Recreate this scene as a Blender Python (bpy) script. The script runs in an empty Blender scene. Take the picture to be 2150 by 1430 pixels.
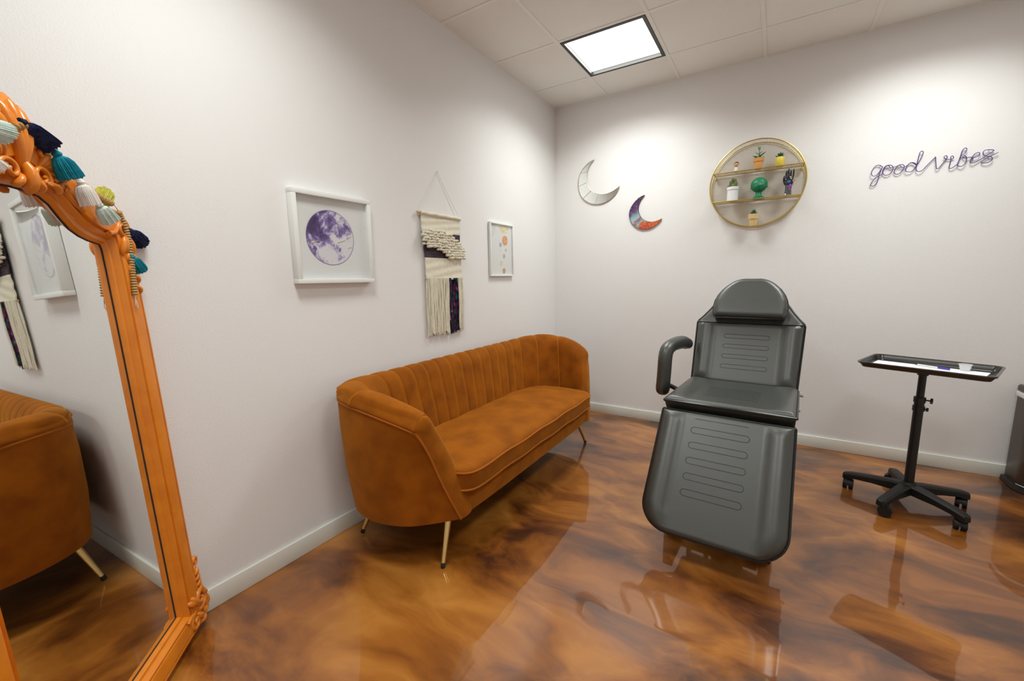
import bpy, bmesh, math, random
from mathutils import Vector, Matrix
random.seed(7)
PI = math.pi
scn = bpy.context.scene
COL = scn.collection

# ---------------------------------------------------------------- camera
H = 2.9618                      # ceiling height
def setup_camera():
    f, yaw, pitch, roll = 879.34, -0.55948, -0.14728, -0.01499
    cy, sy, cp, sp = math.cos(yaw), math.sin(yaw), math.cos(pitch), math.sin(pitch)
    fw = Vector((sy*cp, cy*cp, sp)); r = Vector((cy, -sy, 0)); u = r.cross(fw)
    c, s = math.cos(roll), math.sin(roll)
    R_, U_ = c*r + s*u, -s*r + c*u
    M = Matrix(((R_.x, U_.x, -fw.x, 1.9242), (R_.y, U_.y, -fw.y, -3.9214), (R_.z, U_.z, -fw.z, 1.3529), (0, 0, 0, 1)))
    cam = bpy.data.cameras.new('camera'); cam.sensor_fit = 'HORIZONTAL'; cam.sensor_width = 36
    cam.lens = f/2150*36; cam.clip_start = .02; cam.clip_end = 60
    o = bpy.data.objects.new('camera', cam); COL.objects.link(o); o.matrix_world = M
    scn.camera = o
setup_camera()

# ---------------------------------------------------------------- world, exposure
w = bpy.data.worlds.new('world'); scn.world = w; w.use_nodes = True
w.node_tree.nodes['Background'].inputs[0].default_value = (.8, .8, .8, 1)
w.node_tree.nodes['Background'].inputs[1].default_value = .15
vs = scn.view_settings
vs.view_transform = 'Standard'; vs.look = 'None'; vs.exposure = 0.0; vs.gamma = 1.0
vs.use_curve_mapping = False
PANEL_POWER = 16.8              # watts of each lamp behind a ceiling panel
PANEL_SPREAD = math.radians(140)
PANEL_COLOR = (.965, 1.0, .965)

# ---------------------------------------------------------------- materials
MATS = {}
def nd(nt, typ, **kw):
    n = nt.nodes.new(typ)
    for k, v in kw.items():
        if k in n.inputs: n.inputs[k].default_value = v
        else: setattr(n, k, v)
    return n
def mat(name, col, rough=.5, metal=0, spec=.5, coat=0, sheen=0, sheen_tint=None, noise=None, bump=None, emit=None, trans=0, alpha=1, ior=1.5, coat_rough=.05):
    """noise = (scale, detail, second colour[, stretch]), bump = (scale, strength, distance)"""
    m = bpy.data.materials.new(name); m.use_nodes = True; nt = m.node_tree
    b = nt.nodes['Principled BSDF']
    b.inputs['Base Color'].default_value = (*col, 1); b.inputs['Roughness'].default_value = rough
    b.inputs['Metallic'].default_value = metal; b.inputs['Specular IOR Level'].default_value = spec
    b.inputs['Coat Weight'].default_value = coat; b.inputs['Coat Roughness'].default_value = coat_rough
    b.inputs['Sheen Weight'].default_value = sheen; b.inputs['IOR'].default_value = ior
    if sheen_tint: b.inputs['Sheen Tint'].default_value = (*sheen_tint, 1)
    b.inputs['Transmission Weight'].default_value = trans; b.inputs['Alpha'].default_value = alpha
    if emit:
        b.inputs['Emission Color'].default_value = (*emit[0], 1); b.inputs['Emission Strength'].default_value = emit[1]
    if noise or bump:
        tc = nd(nt, 'ShaderNodeTexCoord')
    if noise:
        mp = nd(nt, 'ShaderNodeMapping'); nt.links.new(tc.outputs['Object'], mp.inputs[0])
        if len(noise) > 3: mp.inputs['Scale'].default_value = noise[3]
        n = nd(nt, 'ShaderNodeTexNoise', Scale=noise[0], Detail=noise[1]); nt.links.new(mp.outputs[0], n.inputs['Vector'])
        r = nd(nt, 'ShaderNodeValToRGB'); nt.links.new(n.outputs[0], r.inputs[0])
        r.color_ramp.elements[0].position = .35; r.color_ramp.elements[1].position = .65
        r.color_ramp.elements[0].color = (*col, 1); r.color_ramp.elements[1].color = (*noise[2], 1)
        nt.links.new(r.outputs[0], b.inputs['Base Color'])
    if bump:
        n2 = nd(nt, 'ShaderNodeTexNoise', Scale=bump[0], Detail=4); nt.links.new(tc.outputs['Object'], n2.inputs['Vector'])
        bp = nd(nt, 'ShaderNodeBump', Strength=bump[1], Distance=bump[2]); nt.links.new(n2.outputs[0], bp.inputs['Height'])
        nt.links.new(bp.outputs[0], b.inputs['Normal'])
    MATS[name] = m
    return m

mat('wall_paint', (.855, .85, .845), .55, spec=.35, bump=(150, .25, .004))
mat('baseboard_paint', (.77, .77, .70), .35, spec=.5)
mat('ceiling_tile', (.92, .905, .86), .9, spec=.1, noise=(260, 3, (.86, .84, .79)), bump=(190, .35, .003))
mat('grid_paint', (.88, .86, .81), .5)
mat('velvet', (.32, .088, .003), .8, spec=.12, sheen=.40, sheen_tint=(1, .47, .07), noise=(9, 8, (.215, .053, .002)), bump=(320, .12, .002))
mat('velvet_seam_lit', (.42, .125, .006), .8, spec=.12, sheen=.40, sheen_tint=(1, .5, .1))  # lighter than the velvet: light caught by the raised cords, put into the colour
mat('velvet_piping', (.36, .095, .005), .75, spec=.25, sheen=.25, sheen_tint=(1, .5, .1))
mat('gold_leg', (.80, .58, .24), .22, metal=1)
mat('black_rubber', (.012, .012, .012), .5)
mat('black_vinyl', (.015, .019, .0135), .45, spec=1.0, coat=.35, coat_rough=.40, bump=(22, .16, .004))
mat('vinyl_piping', (.006, .006, .006), .35)
mat('stitch', (.004, .004, .004), .6)
mat('black_metal', (.006, .0055, .005), .42)
mat('black_plastic', (.007, .0065, .006), .48, spec=.4)
mat('chrome', (.75, .75, .75), .15, metal=1)
mat('tray_black', (.020, .019, .016), .22, spec=.7)
mat('paper', (.82, .83, .86), .7)
mat('pen_white', (.8, .8, .8), .35)
mat('pen_blue', (.06, .03, .42), .3)
mat('clear_plastic', (.9, .92, .92), .12, alpha=.45)
mat('orange_paint', (.79, .25, .016), .33, spec=.5, coat=.25, coat_rough=.15, noise=(14, 5, (.71, .205, .011)))
mat('mirror_glass', (.86, .88, .87), .015, metal=1)
mat('backing_board', (.05, .03, .02), .8)
mat('white_frame', (.84, .86, .84), .4)
mat('print_paper', (.80, .82, .81), .6)
mat('cream_wool', (.84, .80, .67), .9, spec=.1, noise=(60, 4, (.77, .72, .58)), bump=(220, .4, .003))
mat('dark_wool', (.022, .018, .026), .9, spec=.1, noise=(40, 3, (.11, .08, .10), (.15, .3, 6)))
mat('wood_dowel', (.55, .34, .16), .5)
mat('string_white', (.74, .74, .70), .8)
mat('brass', (.58, .45, .13), .38, metal=1)
mat('brass_wire', (.66, .54, .32), .4, metal=1)
mat('pale_brass', (.72, .66, .50), .3, metal=1)
mat('sign_wire', (.10, .045, .22), .4)
mat('terracotta', (.72, .36, .11), .7, noise=(18, 3, (.66, .31, .09)))
mat('pale_terracotta', (.74, .55, .27), .7, noise=(40, 3, (.68, .48, .22)))
mat('yellow_pot', (.72, .58, .08), .45, bump=(45, .5, .004))
mat('white_ceramic', (.80, .82, .83), .3)
mat('succulent_pale', (.22, .40, .20), .5)
mat('succulent_dark', (.025, .11, .04), .5)
mat('cactus_green', (.025, .075, .02), .6)
mat('cactus_rib', (.36, .36, .15), .7)
mat('soil', (.04, .025, .015), .9)
mat('green_ceramic', (.004, .20, .085), .45, noise=(10, 2, (.003, .15, .06)))
mat('figurine_skin', (.75, .38, .16), .5)
mat('figurine_hair', (.015, .01, .01), .4)
mat('figurine_white', (.75, .72, .62), .5)
mat('hand_dark', (.014, .012, .018), .25, spec=.6)
mat('gem_white', (.85, .87, .9), .15)
mat('gem_blue', (.02, .16, .50), .15)
mat('gem_purple', (.25, .03, .35), .3)
mat('gem_gold', (.70, .52, .14), .3, metal=1)
mat('tassel_navy', (.012, .016, .055), .85, spec=.1, noise=(90, 2, (.03, .04, .10)))
mat('tassel_teal', (.012, .20, .29), .85, spec=.1, noise=(90, 2, (.02, .28, .38)))
mat('tassel_white', (.84, .80, .76), .85, spec=.1)
mat('tassel_mint', (.56, .68, .62), .85, spec=.1, noise=(90, 2, (.68, .77, .72)))
mat('tassel_lime', (.46, .44, .06), .85, spec=.1, noise=(90, 2, (.58, .55, .12)))
mat('wood_bead', (.46, .28, .09), .5)
mat('bin_steel', (.11, .085, .07), .32, metal=.75)
mat('bin_black', (.012, .012, .012), .35)
mat('liner_white', (.8, .83, .82), .5)
mat('liner_green', (.02, .32, .14), .5)
mat('light_trim', (.02, .02, .016), .4)
mat('light_housing', (.25, .25, .22), .5)
mat('panel_glow', (.9, .9, .9), .5, emit=((1, .985, .96), 3.0))
mat('gold_ink', (.62, .46, .20), .5)
mat('galaxy_edge', (.03, .012, .025), .5)

def glass_mat():
    m = bpy.data.materials.new('picture_glass'); m.use_nodes = True; nt = m.node_tree
    for n in list(nt.nodes): nt.nodes.remove(n)
    o = nd(nt, 'ShaderNodeOutputMaterial'); t = nd(nt, 'ShaderNodeBsdfTransparent'); g = nd(nt, 'ShaderNodeBsdfGlossy', Roughness=.02)
    lw = nd(nt, 'ShaderNodeLayerWeight', Blend=.5); pw = nd(nt, 'ShaderNodeMath', operation='POWER'); pw.inputs[1].default_value = 4
    fr = nd(nt, 'ShaderNodeMath', operation='MULTIPLY_ADD'); fr.inputs[1].default_value = .8; fr.inputs[2].default_value = .03; mx = nd(nt, 'ShaderNodeMixShader')
    nt.links.new(lw.outputs['Facing'], pw.inputs[0]); nt.links.new(pw.outputs[0], fr.inputs[0]); nt.links.new(fr.outputs[0], mx.inputs[0]); nt.links.new(t.outputs[0], mx.inputs[1]); nt.links.new(g.outputs[0], mx.inputs[2]); nt.links.new(mx.outputs[0], o.inputs[0])
    MATS['picture_glass'] = m
glass_mat()

def floor_mat():
    m = bpy.data.materials.new('epoxy_floor'); m.use_nodes = True; nt = m.node_tree; L = nt.links.new
    b = nt.nodes['Principled BSDF']
    tc = nd(nt, 'ShaderNodeTexCoord')
    mp = nd(nt, 'ShaderNodeMapping'); mp.inputs['Rotation'].default_value = (0, 0, math.radians(-32)); mp.inputs['Scale'].default_value = (.75, 1.45, 1)
    L(tc.outputs['Object'], mp.inputs[0])
    wz = nd(nt, 'ShaderNodeTexNoise', Scale=1.3, Detail=3); L(mp.outputs[0], wz.inputs['Vector'])
    ad = nd(nt, 'ShaderNodeVectorMath', operation='MULTIPLY_ADD'); ad.inputs[1].default_value = (.75, .75, 0)
    L(wz.outputs['Color'], ad.inputs[0]); L(mp.outputs[0], ad.inputs[2])
    n1 = nd(nt, 'ShaderNodeTexNoise', Scale=2.4, Detail=10, Roughness=.56, Distortion=.45); L(ad.outputs[0], n1.inputs['Vector'])
    n2 = nd(nt, 'ShaderNodeTexNoise', Scale=.55, Detail=2); L(ad.outputs[0], n2.inputs['Vector'])
    mx = nd(nt, 'ShaderNodeMath', operation='MULTIPLY_ADD'); L(n2.outputs[0], mx.inputs[0]); mx.inputs[1].default_value = .55; L(n1.outputs[0], mx.inputs[2])
    r = nd(nt, 'ShaderNodeValToRGB'); L(mx.outputs[0], r.inputs[0]); cr = r.color_ramp
    cr.elements[0].position = .54; cr.elements[0].color = (.028, .008, .002, 1)
    cr.elements[1].position = .98; cr.elements[1].color = (.54, .225, .040, 1)
    for p, c in ((.62, (.075, .020, .003)), (.71, (.19, .056, .006)), (.82, (.34, .115, .014))):
        e = cr.elements.new(p); e.color = (*c, 1)
    L(r.outputs[0], b.inputs['Base Color'])
    b.inputs['Roughness'].default_value = .38; b.inputs['Specular IOR Level'].default_value = .35
    b.inputs['Coat Weight'].default_value = 1; b.inputs['Coat Roughness'].default_value = .035; b.inputs['Coat IOR'].default_value = 1.6
    nb = nd(nt, 'ShaderNodeTexNoise', Scale=3.2, Detail=2); L(tc.outputs['Object'], nb.inputs['Vector'])
    bp = nd(nt, 'ShaderNodeBump', Strength=.22, Distance=.012); L(nb.outputs[0], bp.inputs['Height']); L(bp.outputs[0], b.inputs['Coat Normal'])
    MATS['epoxy_floor'] = m
floor_mat()

def moon_mat():
    m = bpy.data.materials.new('moon_print'); m.use_nodes = True; nt = m.node_tree; L = nt.links.new
    b = nt.nodes['Principled BSDF']; b.inputs['Roughness'].default_value = .6
    tc = nd(nt, 'ShaderNodeTexCoord')
    n1 = nd(nt, 'ShaderNodeTexNoise', Scale=13, Detail=9, Roughness=.68, Distortion=.25); L(tc.outputs['Object'], n1.inputs['Vector'])
    sp = nd(nt, 'ShaderNodeSeparateXYZ'); L(tc.outputs['Object'], sp.inputs[0])
    # the print is darker toward its upper left: object coordinates, y along the wall, z up
    a = nd(nt, 'ShaderNodeMath', operation='MULTIPLY_ADD'); L(sp.outputs[1], a.inputs[0]); a.inputs[1].default_value = -.75; L(n1.outputs[0], a.inputs[2])
    c = nd(nt, 'ShaderNodeMath', operation='MULTIPLY_ADD'); L(sp.outputs[2], c.inputs[0]); c.inputs[1].default_value = .55; L(a.outputs[0], c.inputs[2])
    r = nd(nt, 'ShaderNodeValToRGB'); L(c.outputs[0], r.inputs[0]); cr = r.color_ramp
    cr.elements[0].position = .46; cr.elements[0].color = (.76, .76, .80, 1)
    cr.elements[1].position = .68; cr.elements[1].color = (.045, .018, .10, 1)
    for p, cc in ((.50, (.55, .50, .68)), (.54, (.24, .17, .42)), (.60, (.11, .06, .24))):
        e = cr.elements.new(p); e.color = (*cc, 1)
    L(r.outputs[0], b.inputs['Base Color']); MATS['moon_print'] = m
moon_mat()

def galaxy_mat():
    m = bpy.data.materials.new('galaxy_print'); m.use_nodes = True; nt = m.node_tree; L = nt.links.new
    b = nt.nodes['Principled BSDF']; b.inputs['Roughness'].default_value = .35
    tc = nd(nt, 'ShaderNodeTexCoord'); sp = nd(nt, 'ShaderNodeSeparateXYZ'); L(tc.outputs['Object'], sp.inputs[0])
    n1 = nd(nt, 'ShaderNodeTexNoise', Scale=11, Detail=6, Roughness=.6); L(tc.outputs['Object'], n1.inputs['Vector'])
    # colour bands follow the crescent from its upper horn (purple) to its lower horn (orange)
    a = nd(nt, 'ShaderNodeMath', operation='MULTIPLY_ADD'); L(sp.outputs[0], a.inputs[0]); a.inputs[1].default_value = 2.2; a.inputs[2].default_value = .52
    d = nd(nt, 'ShaderNodeMath', operation='MULTIPLY_ADD'); L(sp.outputs[2], d.inputs[0]); d.inputs[1].default_value = -2.6; L(a.outputs[0], d.inputs[2])
    e = nd(nt, 'ShaderNodeMath', operation='MULTIPLY_ADD'); L(n1.outputs[0], e.inputs[0]); e.inputs[1].default_value = .55; L(d.outputs[0], e.inputs[2])
    s = nd(nt, 'ShaderNodeMath', operation='SUBTRACT'); L(e.outputs[0], s.inputs[0]); s.inputs[1].default_value = .27
    r = nd(nt, 'ShaderNodeValToRGB'); L(s.outputs[0], r.inputs[0]); cr = r.color_ramp
    cr.elements[0].position = .08; cr.elements[0].color = (.05, .022, .07, 1)
    cr.elements[1].position = 1; cr.elements[1].color = (.72, .14, .02, 1)
    for p, cc in ((.22, (.15, .07, .20)), (.34, (.20, .46, .44)), (.46, (.50, .46, .42)), (.55, (.18, .10, .26)), (.63, (.35, .42, .30)), (.72, (.55, .09, .03)), (.85, (.45, .06, .03))):
        q = cr.elements.new(p); q.color = (*cc, 1)
    v = nd(nt, 'ShaderNodeTexVoronoi', Scale=70); L(tc.outputs['Object'], v.inputs['Vector'])
    lt = nd(nt, 'ShaderNodeMath', operation='LESS_THAN'); L(v.outputs['Distance'], lt.inputs[0]); lt.inputs[1].default_value = .16
    mx = nd(nt, 'ShaderNodeMix', data_type='RGBA'); L(lt.outputs[0], mx.inputs[0]); L(r.outputs[0], mx.inputs[6]); mx.inputs[7].default_value = (.9, .85, .9, 1)
    L(mx.outputs[2], b.inputs['Base Color']); MATS['galaxy_print'] = m
galaxy_mat()

def yarn_mat():
    m = bpy.data.materials.new('space_dyed_yarn'); m.use_nodes = True; nt = m.node_tree; L = nt.links.new
    b = nt.nodes['Principled BSDF']; b.inputs['Roughness'].default_value = .9; b.inputs['Specular IOR Level'].default_value = .1
    tc = nd(nt, 'ShaderNodeTexCoord'); mp = nd(nt, 'ShaderNodeMapping'); mp.inputs['Scale'].default_value = (1, 40, 9); L(tc.outputs['Object'], mp.inputs[0])
    n1 = nd(nt, 'ShaderNodeTexNoise', Scale=1.6, Detail=2); L(mp.outputs[0], n1.inputs['Vector'])
    r = nd(nt, 'ShaderNodeValToRGB'); L(n1.outputs[0], r.inputs[0]); cr = r.color_ramp
    cr.elements[0].position = .3; cr.elements[0].color = (.02, .16, .19, 1)
    cr.elements[1].position = .72; cr.elements[1].color = (.32, .30, .34, 1)
    for p, cc in ((.40, (.03, .05, .06)), (.46, (.012, .012, .022)), (.55, (.014, .013, .024)), (.60, (.26, .02, .14)), (.64, (.02, .014, .04))):
        q = cr.elements.new(p); q.color = (*cc, 1)
    L(r.outputs[0], b.inputs['Base Color']); MATS['space_dyed_yarn'] = m
yarn_mat()

# ---------------------------------------------------------------- mesh helpers
ROOT = {}     # object name -> world location of the thing it hangs under
def V(*a): return Vector(a)
def rot_to(d):
    return Vector((0, 0, 1)).rotation_difference(Vector(d).normalized()).to_matrix().to_4x4()
class MB:
    def __init__(self): self.v, self.f = [], []
    def add(self, vs, fs):
        n = len(self.v); self.v += [Vector(p) for p in vs]; self.f += [[i+n for i in f] for f in fs]; return self
    def xf(self, M): self.v = [M @ p for p in self.v]; return self
    def box(self, c, s, M=None):
        x, y, z = s[0]/2, s[1]/2, s[2]/2
        p = [Vector((a*x, b*y, d*z)) for a in (-1, 1) for b in (-1, 1) for d in (-1, 1)]
        if M: p = [M.to_3x3() @ q for q in p]
        return self.add([q+Vector(c) for q in p], [(0, 1, 3, 2), (4, 6, 7, 5), (0, 4, 5, 1), (2, 3, 7, 6), (0, 2, 6, 4), (1, 5, 7, 3)])
    def loft(self, rings, closed=True, cap=True, loop=False):
        n = len(rings[0]); vs = [p for r in rings for p in r]; fs = []
        m = len(rings)
        for i in range(m if loop else m-1):
            j = (i+1) % m
            for k in range(n if closed else n-1):
                l = (k+1) % n
                fs.append((i*n+k, i*n+l, j*n+l, j*n+k))
        if cap and closed and not loop:
            fs.append(tuple(range(n-1, -1, -1))); fs.append(tuple((m-1)*n+k for k in range(n)))
        return self.add(vs, fs)
    def tube(self, path, r, n=8, closed=False, flat=1.0, up=None):
        path = [Vector(p) for p in path]; m = len(path); rings = []
        rr = r if isinstance(r, (list, tuple)) else [r]*m
        prev = None
        for i, p in enumerate(path):
            if closed: t = path[(i+1) % m]-path[i-1]
            else: t = path[min(i+1, m-1)]-path[max(i-1, 0)]
            if t.length < 1e-9: t = Vector((0, 0, 1))
            t.normalize()
            if up is not None:
                a = Vector(up).cross(t)
                if a.length < 1e-6: a = t.orthogonal()
            else:
                a = (prev - t*prev.dot(t)) if prev is not None else t.orthogonal()
                if a.length < 1e-6: a = t.orthogonal()
            a.normalize(); prev = a.copy(); b = t.cross(a)
            rings.append([p + (a*math.cos(q)+b*math.sin(q)*flat)*rr[i] for q in [2*PI*k/n for k in range(n)]])
        return self.loft(rings, True, True, closed)
    def cyl(self, a, b, r, r2=None, n=16): return self.tube([a, b], [r, r if r2 is None else r2], n)
    def lathe(self, prof, n=24, M=None, sx=1, sy=1):
        rings = [[Vector((max(r, 1e-5)*math.cos(2*PI*k/n)*sx, max(r, 1e-5)*math.sin(2*PI*k/n)*sy, z)) for k in range(n)] for r, z in prof]
        if M: rings = [[M @ p for p in r] for r in rings]
        return self.loft(rings)
    def ball(self, c, r, n=10, sc=(1, 1, 1), M=None):
        m = max(5, n//2+1); T = Matrix.Translation(Vector(c)) @ (M or Matrix()) @ Matrix.Diagonal((*sc, 1))
        return self.lathe([(r*math.sin(PI*i/m), -r*math.cos(PI*i/m)) for i in range(m+1)], n, T)
    def prism(self, poly, axis, a, b):
        """poly of 2-D points extruded along axis from a to b"""
        def P(p, d): return Vector((d, p[0], p[1])) if axis == 0 else Vector((p[0], d, p[1])) if axis == 1 else Vector((p[0], p[1], d))
        return self.loft([[P(p, a) for p in poly], [P(p, b) for p in poly]])
    def build(self, name, m, parent=None, bevel=0, smooth=40, segs=2):
        me = bpy.data.meshes.new(name); base = ROOT[parent.name] if parent else Vector((0, 0, 0))
        org = base
        if parent is None:          # a thing of one mesh: origin at the middle of its base
            xs = [p.x for p in self.v]; ys = [p.y for p in self.v]; zs = [p.z for p in self.v]
            org = Vector(((min(xs)+max(xs))/2, (min(ys)+max(ys))/2, min(zs)))
        me.from_pydata([tuple(p-org) for p in self.v], [], self.f)
        bm = bmesh.new(); bm.from_mesh(me)
        bmesh.ops.remove_doubles(bm, verts=bm.verts, dist=1e-6)
        bmesh.ops.recalc_face_normals(bm, faces=bm.faces)
        if bevel:
            bmesh.ops.bevel(bm, geom=[e for e in bm.edges if len(e.link_faces) == 2 and e.calc_face_angle(0) > .6], offset=bevel, segments=segs, affect='EDGES', profile=.5, clamp_overlap=True)
        bm.to_mesh(me); bm.free()
        if smooth:
            for p in me.polygons: p.use_smooth = True
            me.set_sharp_from_angle(angle=math.radians(smooth))
        me.materials.append(MATS[m] if isinstance(m, str) else m)
        o = bpy.data.objects.new(name, me); COL.objects.link(o)
        if parent: o.parent = parent
        else: o.location = org
        ROOT[o.name] = org if parent is None else base
        return o
def tag(o, label=None, cat=None, group=None, kind=None):
    for k, v in (('label', label), ('category', cat), ('group', group), ('kind', kind)):
        if v: o[k] = v
    return o
def thing(name, loc, label, cat, group=None):
    o = bpy.data.objects.new(name, None); COL.objects.link(o); o.location = loc; o.empty_display_size = .05
    ROOT[o.name] = Vector(loc); return tag(o, label, cat, group)
def catmull(pts, n=6, closed=False):
    pts = [Vector(p) for p in pts]; m = len(pts); out = []
    rng = range(m if closed else m-1)
    for i in rng:
        g = (lambda k: pts[k % m]) if closed else (lambda k: pts[min(max(k, 0), m-1)])
        a, b, c, d = g(i-1), g(i), g(i+1), g(i+2)
        for k in range(n):
            t = k/n
            out.append(.5*((2*b)+(c-a)*t+(2*a-5*b+4*c-d)*t*t+(3*b-a-3*c+d)*t**3))
    if not closed: out.append(pts[-1])
    return out
def lerp(a, b, t): return a+(b-a)*t
def interp(xs, ys, x):
    if x <= xs[0]: return ys[0]
    for i in range(len(xs)-1):
        if x <= xs[i+1]: return lerp(ys[i], ys[i+1], (x-xs[i])/(xs[i+1]-xs[i]))
    return ys[-1]

# ================================================================ THE ROOM
RX, RY = 4.05, -4.55            # right wall, near wall
S, AX, AY = .6096, .5311, .4403 # ceiling grid module and its first lines
def struct(o): o['kind'] = 'structure'; return o
struct(MB().box((RX/2, RY/2, -.05), (RX+.3, -RY+.3, .1)).build('floor', 'epoxy_floor', smooth=0))
struct(MB().box((-.06, RY/2, H/2+.04), (.12, -RY+.24, H+.08)).build('wall_left', 'wall_paint', smooth=0))
struct(MB().box((RX/2, .06, H/2+.04), (RX, .12, H+.08)).build('wall_back', 'wall_paint', smooth=0))
struct(MB().box((RX+.06, RY/2, H/2+.04), (.12, -RY+.24, H+.08)).build('wall_right', 'wall_paint', smooth=0))
struct(MB().box((RX/2, RY-.06, H/2+.04), (RX, .12, H+.08)).build('wall_front', 'wall_paint', smooth=0))
BBH, BBT = .092, .014
def board(name, c, s): struct(MB().box(c, s).build(name, 'baseboard_paint', bevel=.004, smooth=30))
board('baseboard_left', (BBT/2, RY/2, BBH/2), (BBT, -RY, BBH))
board('baseboard_back', (RX/2+BBT/2, -BBT/2, BBH/2), (RX-BBT, BBT, BBH))
board('baseboard_right', (RX-BBT/2, RY/2-BBT/2, BBH/2), (BBT, -RY-BBT, BBH))
board('baseboard_front', (RX/2, RY+BBT/2, BBH/2), (RX-2*BBT, BBT, BBH))

# suspended ceiling: backing, one tile per cell, grid bars
ceil = struct(MB().box((RX/2, RY/2, H+.16), (RX, -RY, .04)).build('ceiling', 'ceiling_tile', smooth=0))
xs = [0]+[AX+k*S for k in range(20) if AX+k*S < RX-.02]+[RX]
ys = [0]+[-AY-k*S for k in range(20) if -AY-k*S > RY+.02]+[RY]
LIGHT_CELLS = {(1, 1), (4, 1), (1, 5), (4, 5)}
tile_mesh = {}
for i in range(len(xs)-1):
    for j in range(len(ys)-1):
        if (i, j) in LIGHT_CELLS: continue
        w_, d_ = xs[i+1]-xs[i], ys[j]-ys[j+1]
        key = (round(w_, 3), round(d_, 3)); c = V((xs[i]+xs[i+1])/2, (ys[j]+ys[j+1])/2, H+.0105)
        if key not in tile_mesh:
            o = MB().box(c, (w_-.018, d_-.018, .015)).build('ceiling_tile', 'ceiling_tile', ceil, bevel=.002, smooth=30)
            o.data.transform(Matrix.Translation(-(c-ROOT['ceiling']))); tile_mesh[key] = o.data
        else:
            o = bpy.data.objects.new('ceiling_tile', tile_mesh[key]); COL.objects.link(o); o.parent = ceil
        o.location = c-ROOT['ceiling']
for x in xs[1:-1]: MB().box((x, RY/2, H+.0015), (.024, -RY, .003)).build('grid_bar', 'grid_paint', ceil, smooth=0)
for y in ys[1:-1]: MB().box((RX/2, y, H+.0016), (RX, .024, .003)).build('grid_bar', 'grid_paint', ceil, smooth=0)
for c, s in (((.011, RY/2, H+.0012), (.022, -RY, .003)), ((RX/2, -.011, H+.0013), (RX, .022, .003)), ((RX-.011, RY/2, H+.0012), (.022, -RY, .003)), ((RX/2, RY+.011, H+.0013), (RX, .022, .003))):
    MB().box(c, s).build('wall_angle', 'grid_paint', ceil, smooth=0)

# recessed light panels
def panel(i, j, label):
    x0, x1, y0, y1 = xs[i]+.014, xs[i+1]-.014, ys[j+1]+.014, ys[j]-.014
    cx, cy = (x0+x1)/2, (y0+y1)/2; a, b = x1-x0, y1-y0
    t = thing('ceiling_light', (cx, cy, H), label, 'ceiling light', 'square light panels in the ceiling grid')
    m = MB(); tr = .022
    for sx in (-1, 1):
        m.box((cx+sx*(a-tr)/2, cy, H+.014), (tr, b, .034)); m.box((cx, cy+sx*(b-tr)/2, H+.014), (a-2*tr, tr, .034))
    m.build('trim', 'light_trim', t, smooth=0)
    MB().box((cx, cy, H+.026), (a-.044, b-.044, .008)).build('diffuser', 'panel_glow', t, smooth=0)
    MB().box((cx, cy, H+.072), (a, b, .08)).build('housing', 'light_housing', t, smooth=0)
    ld = bpy.data.lights.new('panel_lamp', 'AREA'); ld.shape = 'RECTANGLE'; ld.size = a-.05; ld.size_y = b-.05
    ld.energy = PANEL_POWER; ld.color = PANEL_COLOR; ld.spread = PANEL_SPREAD
    lo = bpy.data.objects.new('panel_lamp', ld); COL.objects.link(lo); lo.parent = t; lo.location = (0, 0, .020)
panel(1, 1, 'square white ceiling light panel near the back left corner, above the sofa end')
panel(4, 1, 'square ceiling light panel near the back wall, above the tray stand')
panel(1, 5, 'square ceiling light panel near the leaning mirror')
panel(4, 5, 'square ceiling light panel at the near right of the room')

# ================================================================ SOFA
YC = -1.69
TOP = catmull([(.05, 0, .83), (.05, .35, .83), (.05, .62, .83), (.06, .80, .835), (.09, .93, .842), (.16, 1.015, .848), (.27, 1.055, .845), (.40, 1.06, .832), (.53, 1.035, .80), (.645, .985, .752)], 14)
BOT = catmull([(.07, 0, .23), (.07, .33, .23), (.07, .60, .23), (.08, .76, .23), (.115, .89, .23), (.18, .975, .23), (.29, 1.025, .23), (.43, 1.03, .23), (.58, .97, .23), (.735, .81, .23)], 14)
INT = catmull([(.145, 0, .80), (.145, .33, .80), (.147, .58, .80), (.16, .73, .80), (.20, .84, .805), (.26, .91, .81), (.345, .945, .81), (.45, .945, .80), (.55, .925, .77), (.645, .885, .72)], 14)
INB = catmull([(.215, 0, .25), (.215, .30, .25), (.215, .53, .25), (.23, .66, .25), (.265, .755, .25), (.325, .825, .25), (.41, .86, .25), (.51, .86, .25), (.61, .825, .25), (.715, .72, .25)], 14)
def at(curve, q):
    n = len(curve)-1; x = min(max(q, 0), 1)*n; i = min(int(x), n-1); return lerp(curve[i], curve[i+1], x-i)
def section(q):
    """control points of the shell cross-section, outer bottom to inner bottom, in (x, half, z)"""
    T, B, I, J = at(TOP, q), at(BOT, q), at(INT, q), at(INB, q); zt = T.z
    d = Vector((T.x-I.x, T.y-I.y, 0)).normalized()
    P = [B, lerp(B, T, .35)+d*.014, lerp(B, T, .70)+d*.012, Vector((T.x, T.y, zt-.062))]
    P += [Vector((T.x, T.y, zt-.042))+d*.010, Vector((T.x, T.y, zt-.012))-d*.004]
    a = lerp(T, I, .35); P.append(Vector((a.x, a.y, zt+.010))); a = lerp(T, I, .72); P.append(Vector((a.x, a.y, zt+.003)))
    P.append(Vector((I.x, I.y, I.z-.018))-d*.008)
    for t in (.2, .45, .72, 1): P.append(lerp(I, J, t)-d*.016*math.sin(PI*t))
    return P
def wy(p, sg): return Vector((p.x, YC-sg*p.y, p.z))     # sg=+1: end nearest the camera (toward -y)
sofa = thing('sofa', (.40, YC, 0), 'burnt orange velvet channel-back sofa with curved arms and gold legs', 'sofa')
NQ = 60
m = MB()
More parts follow.
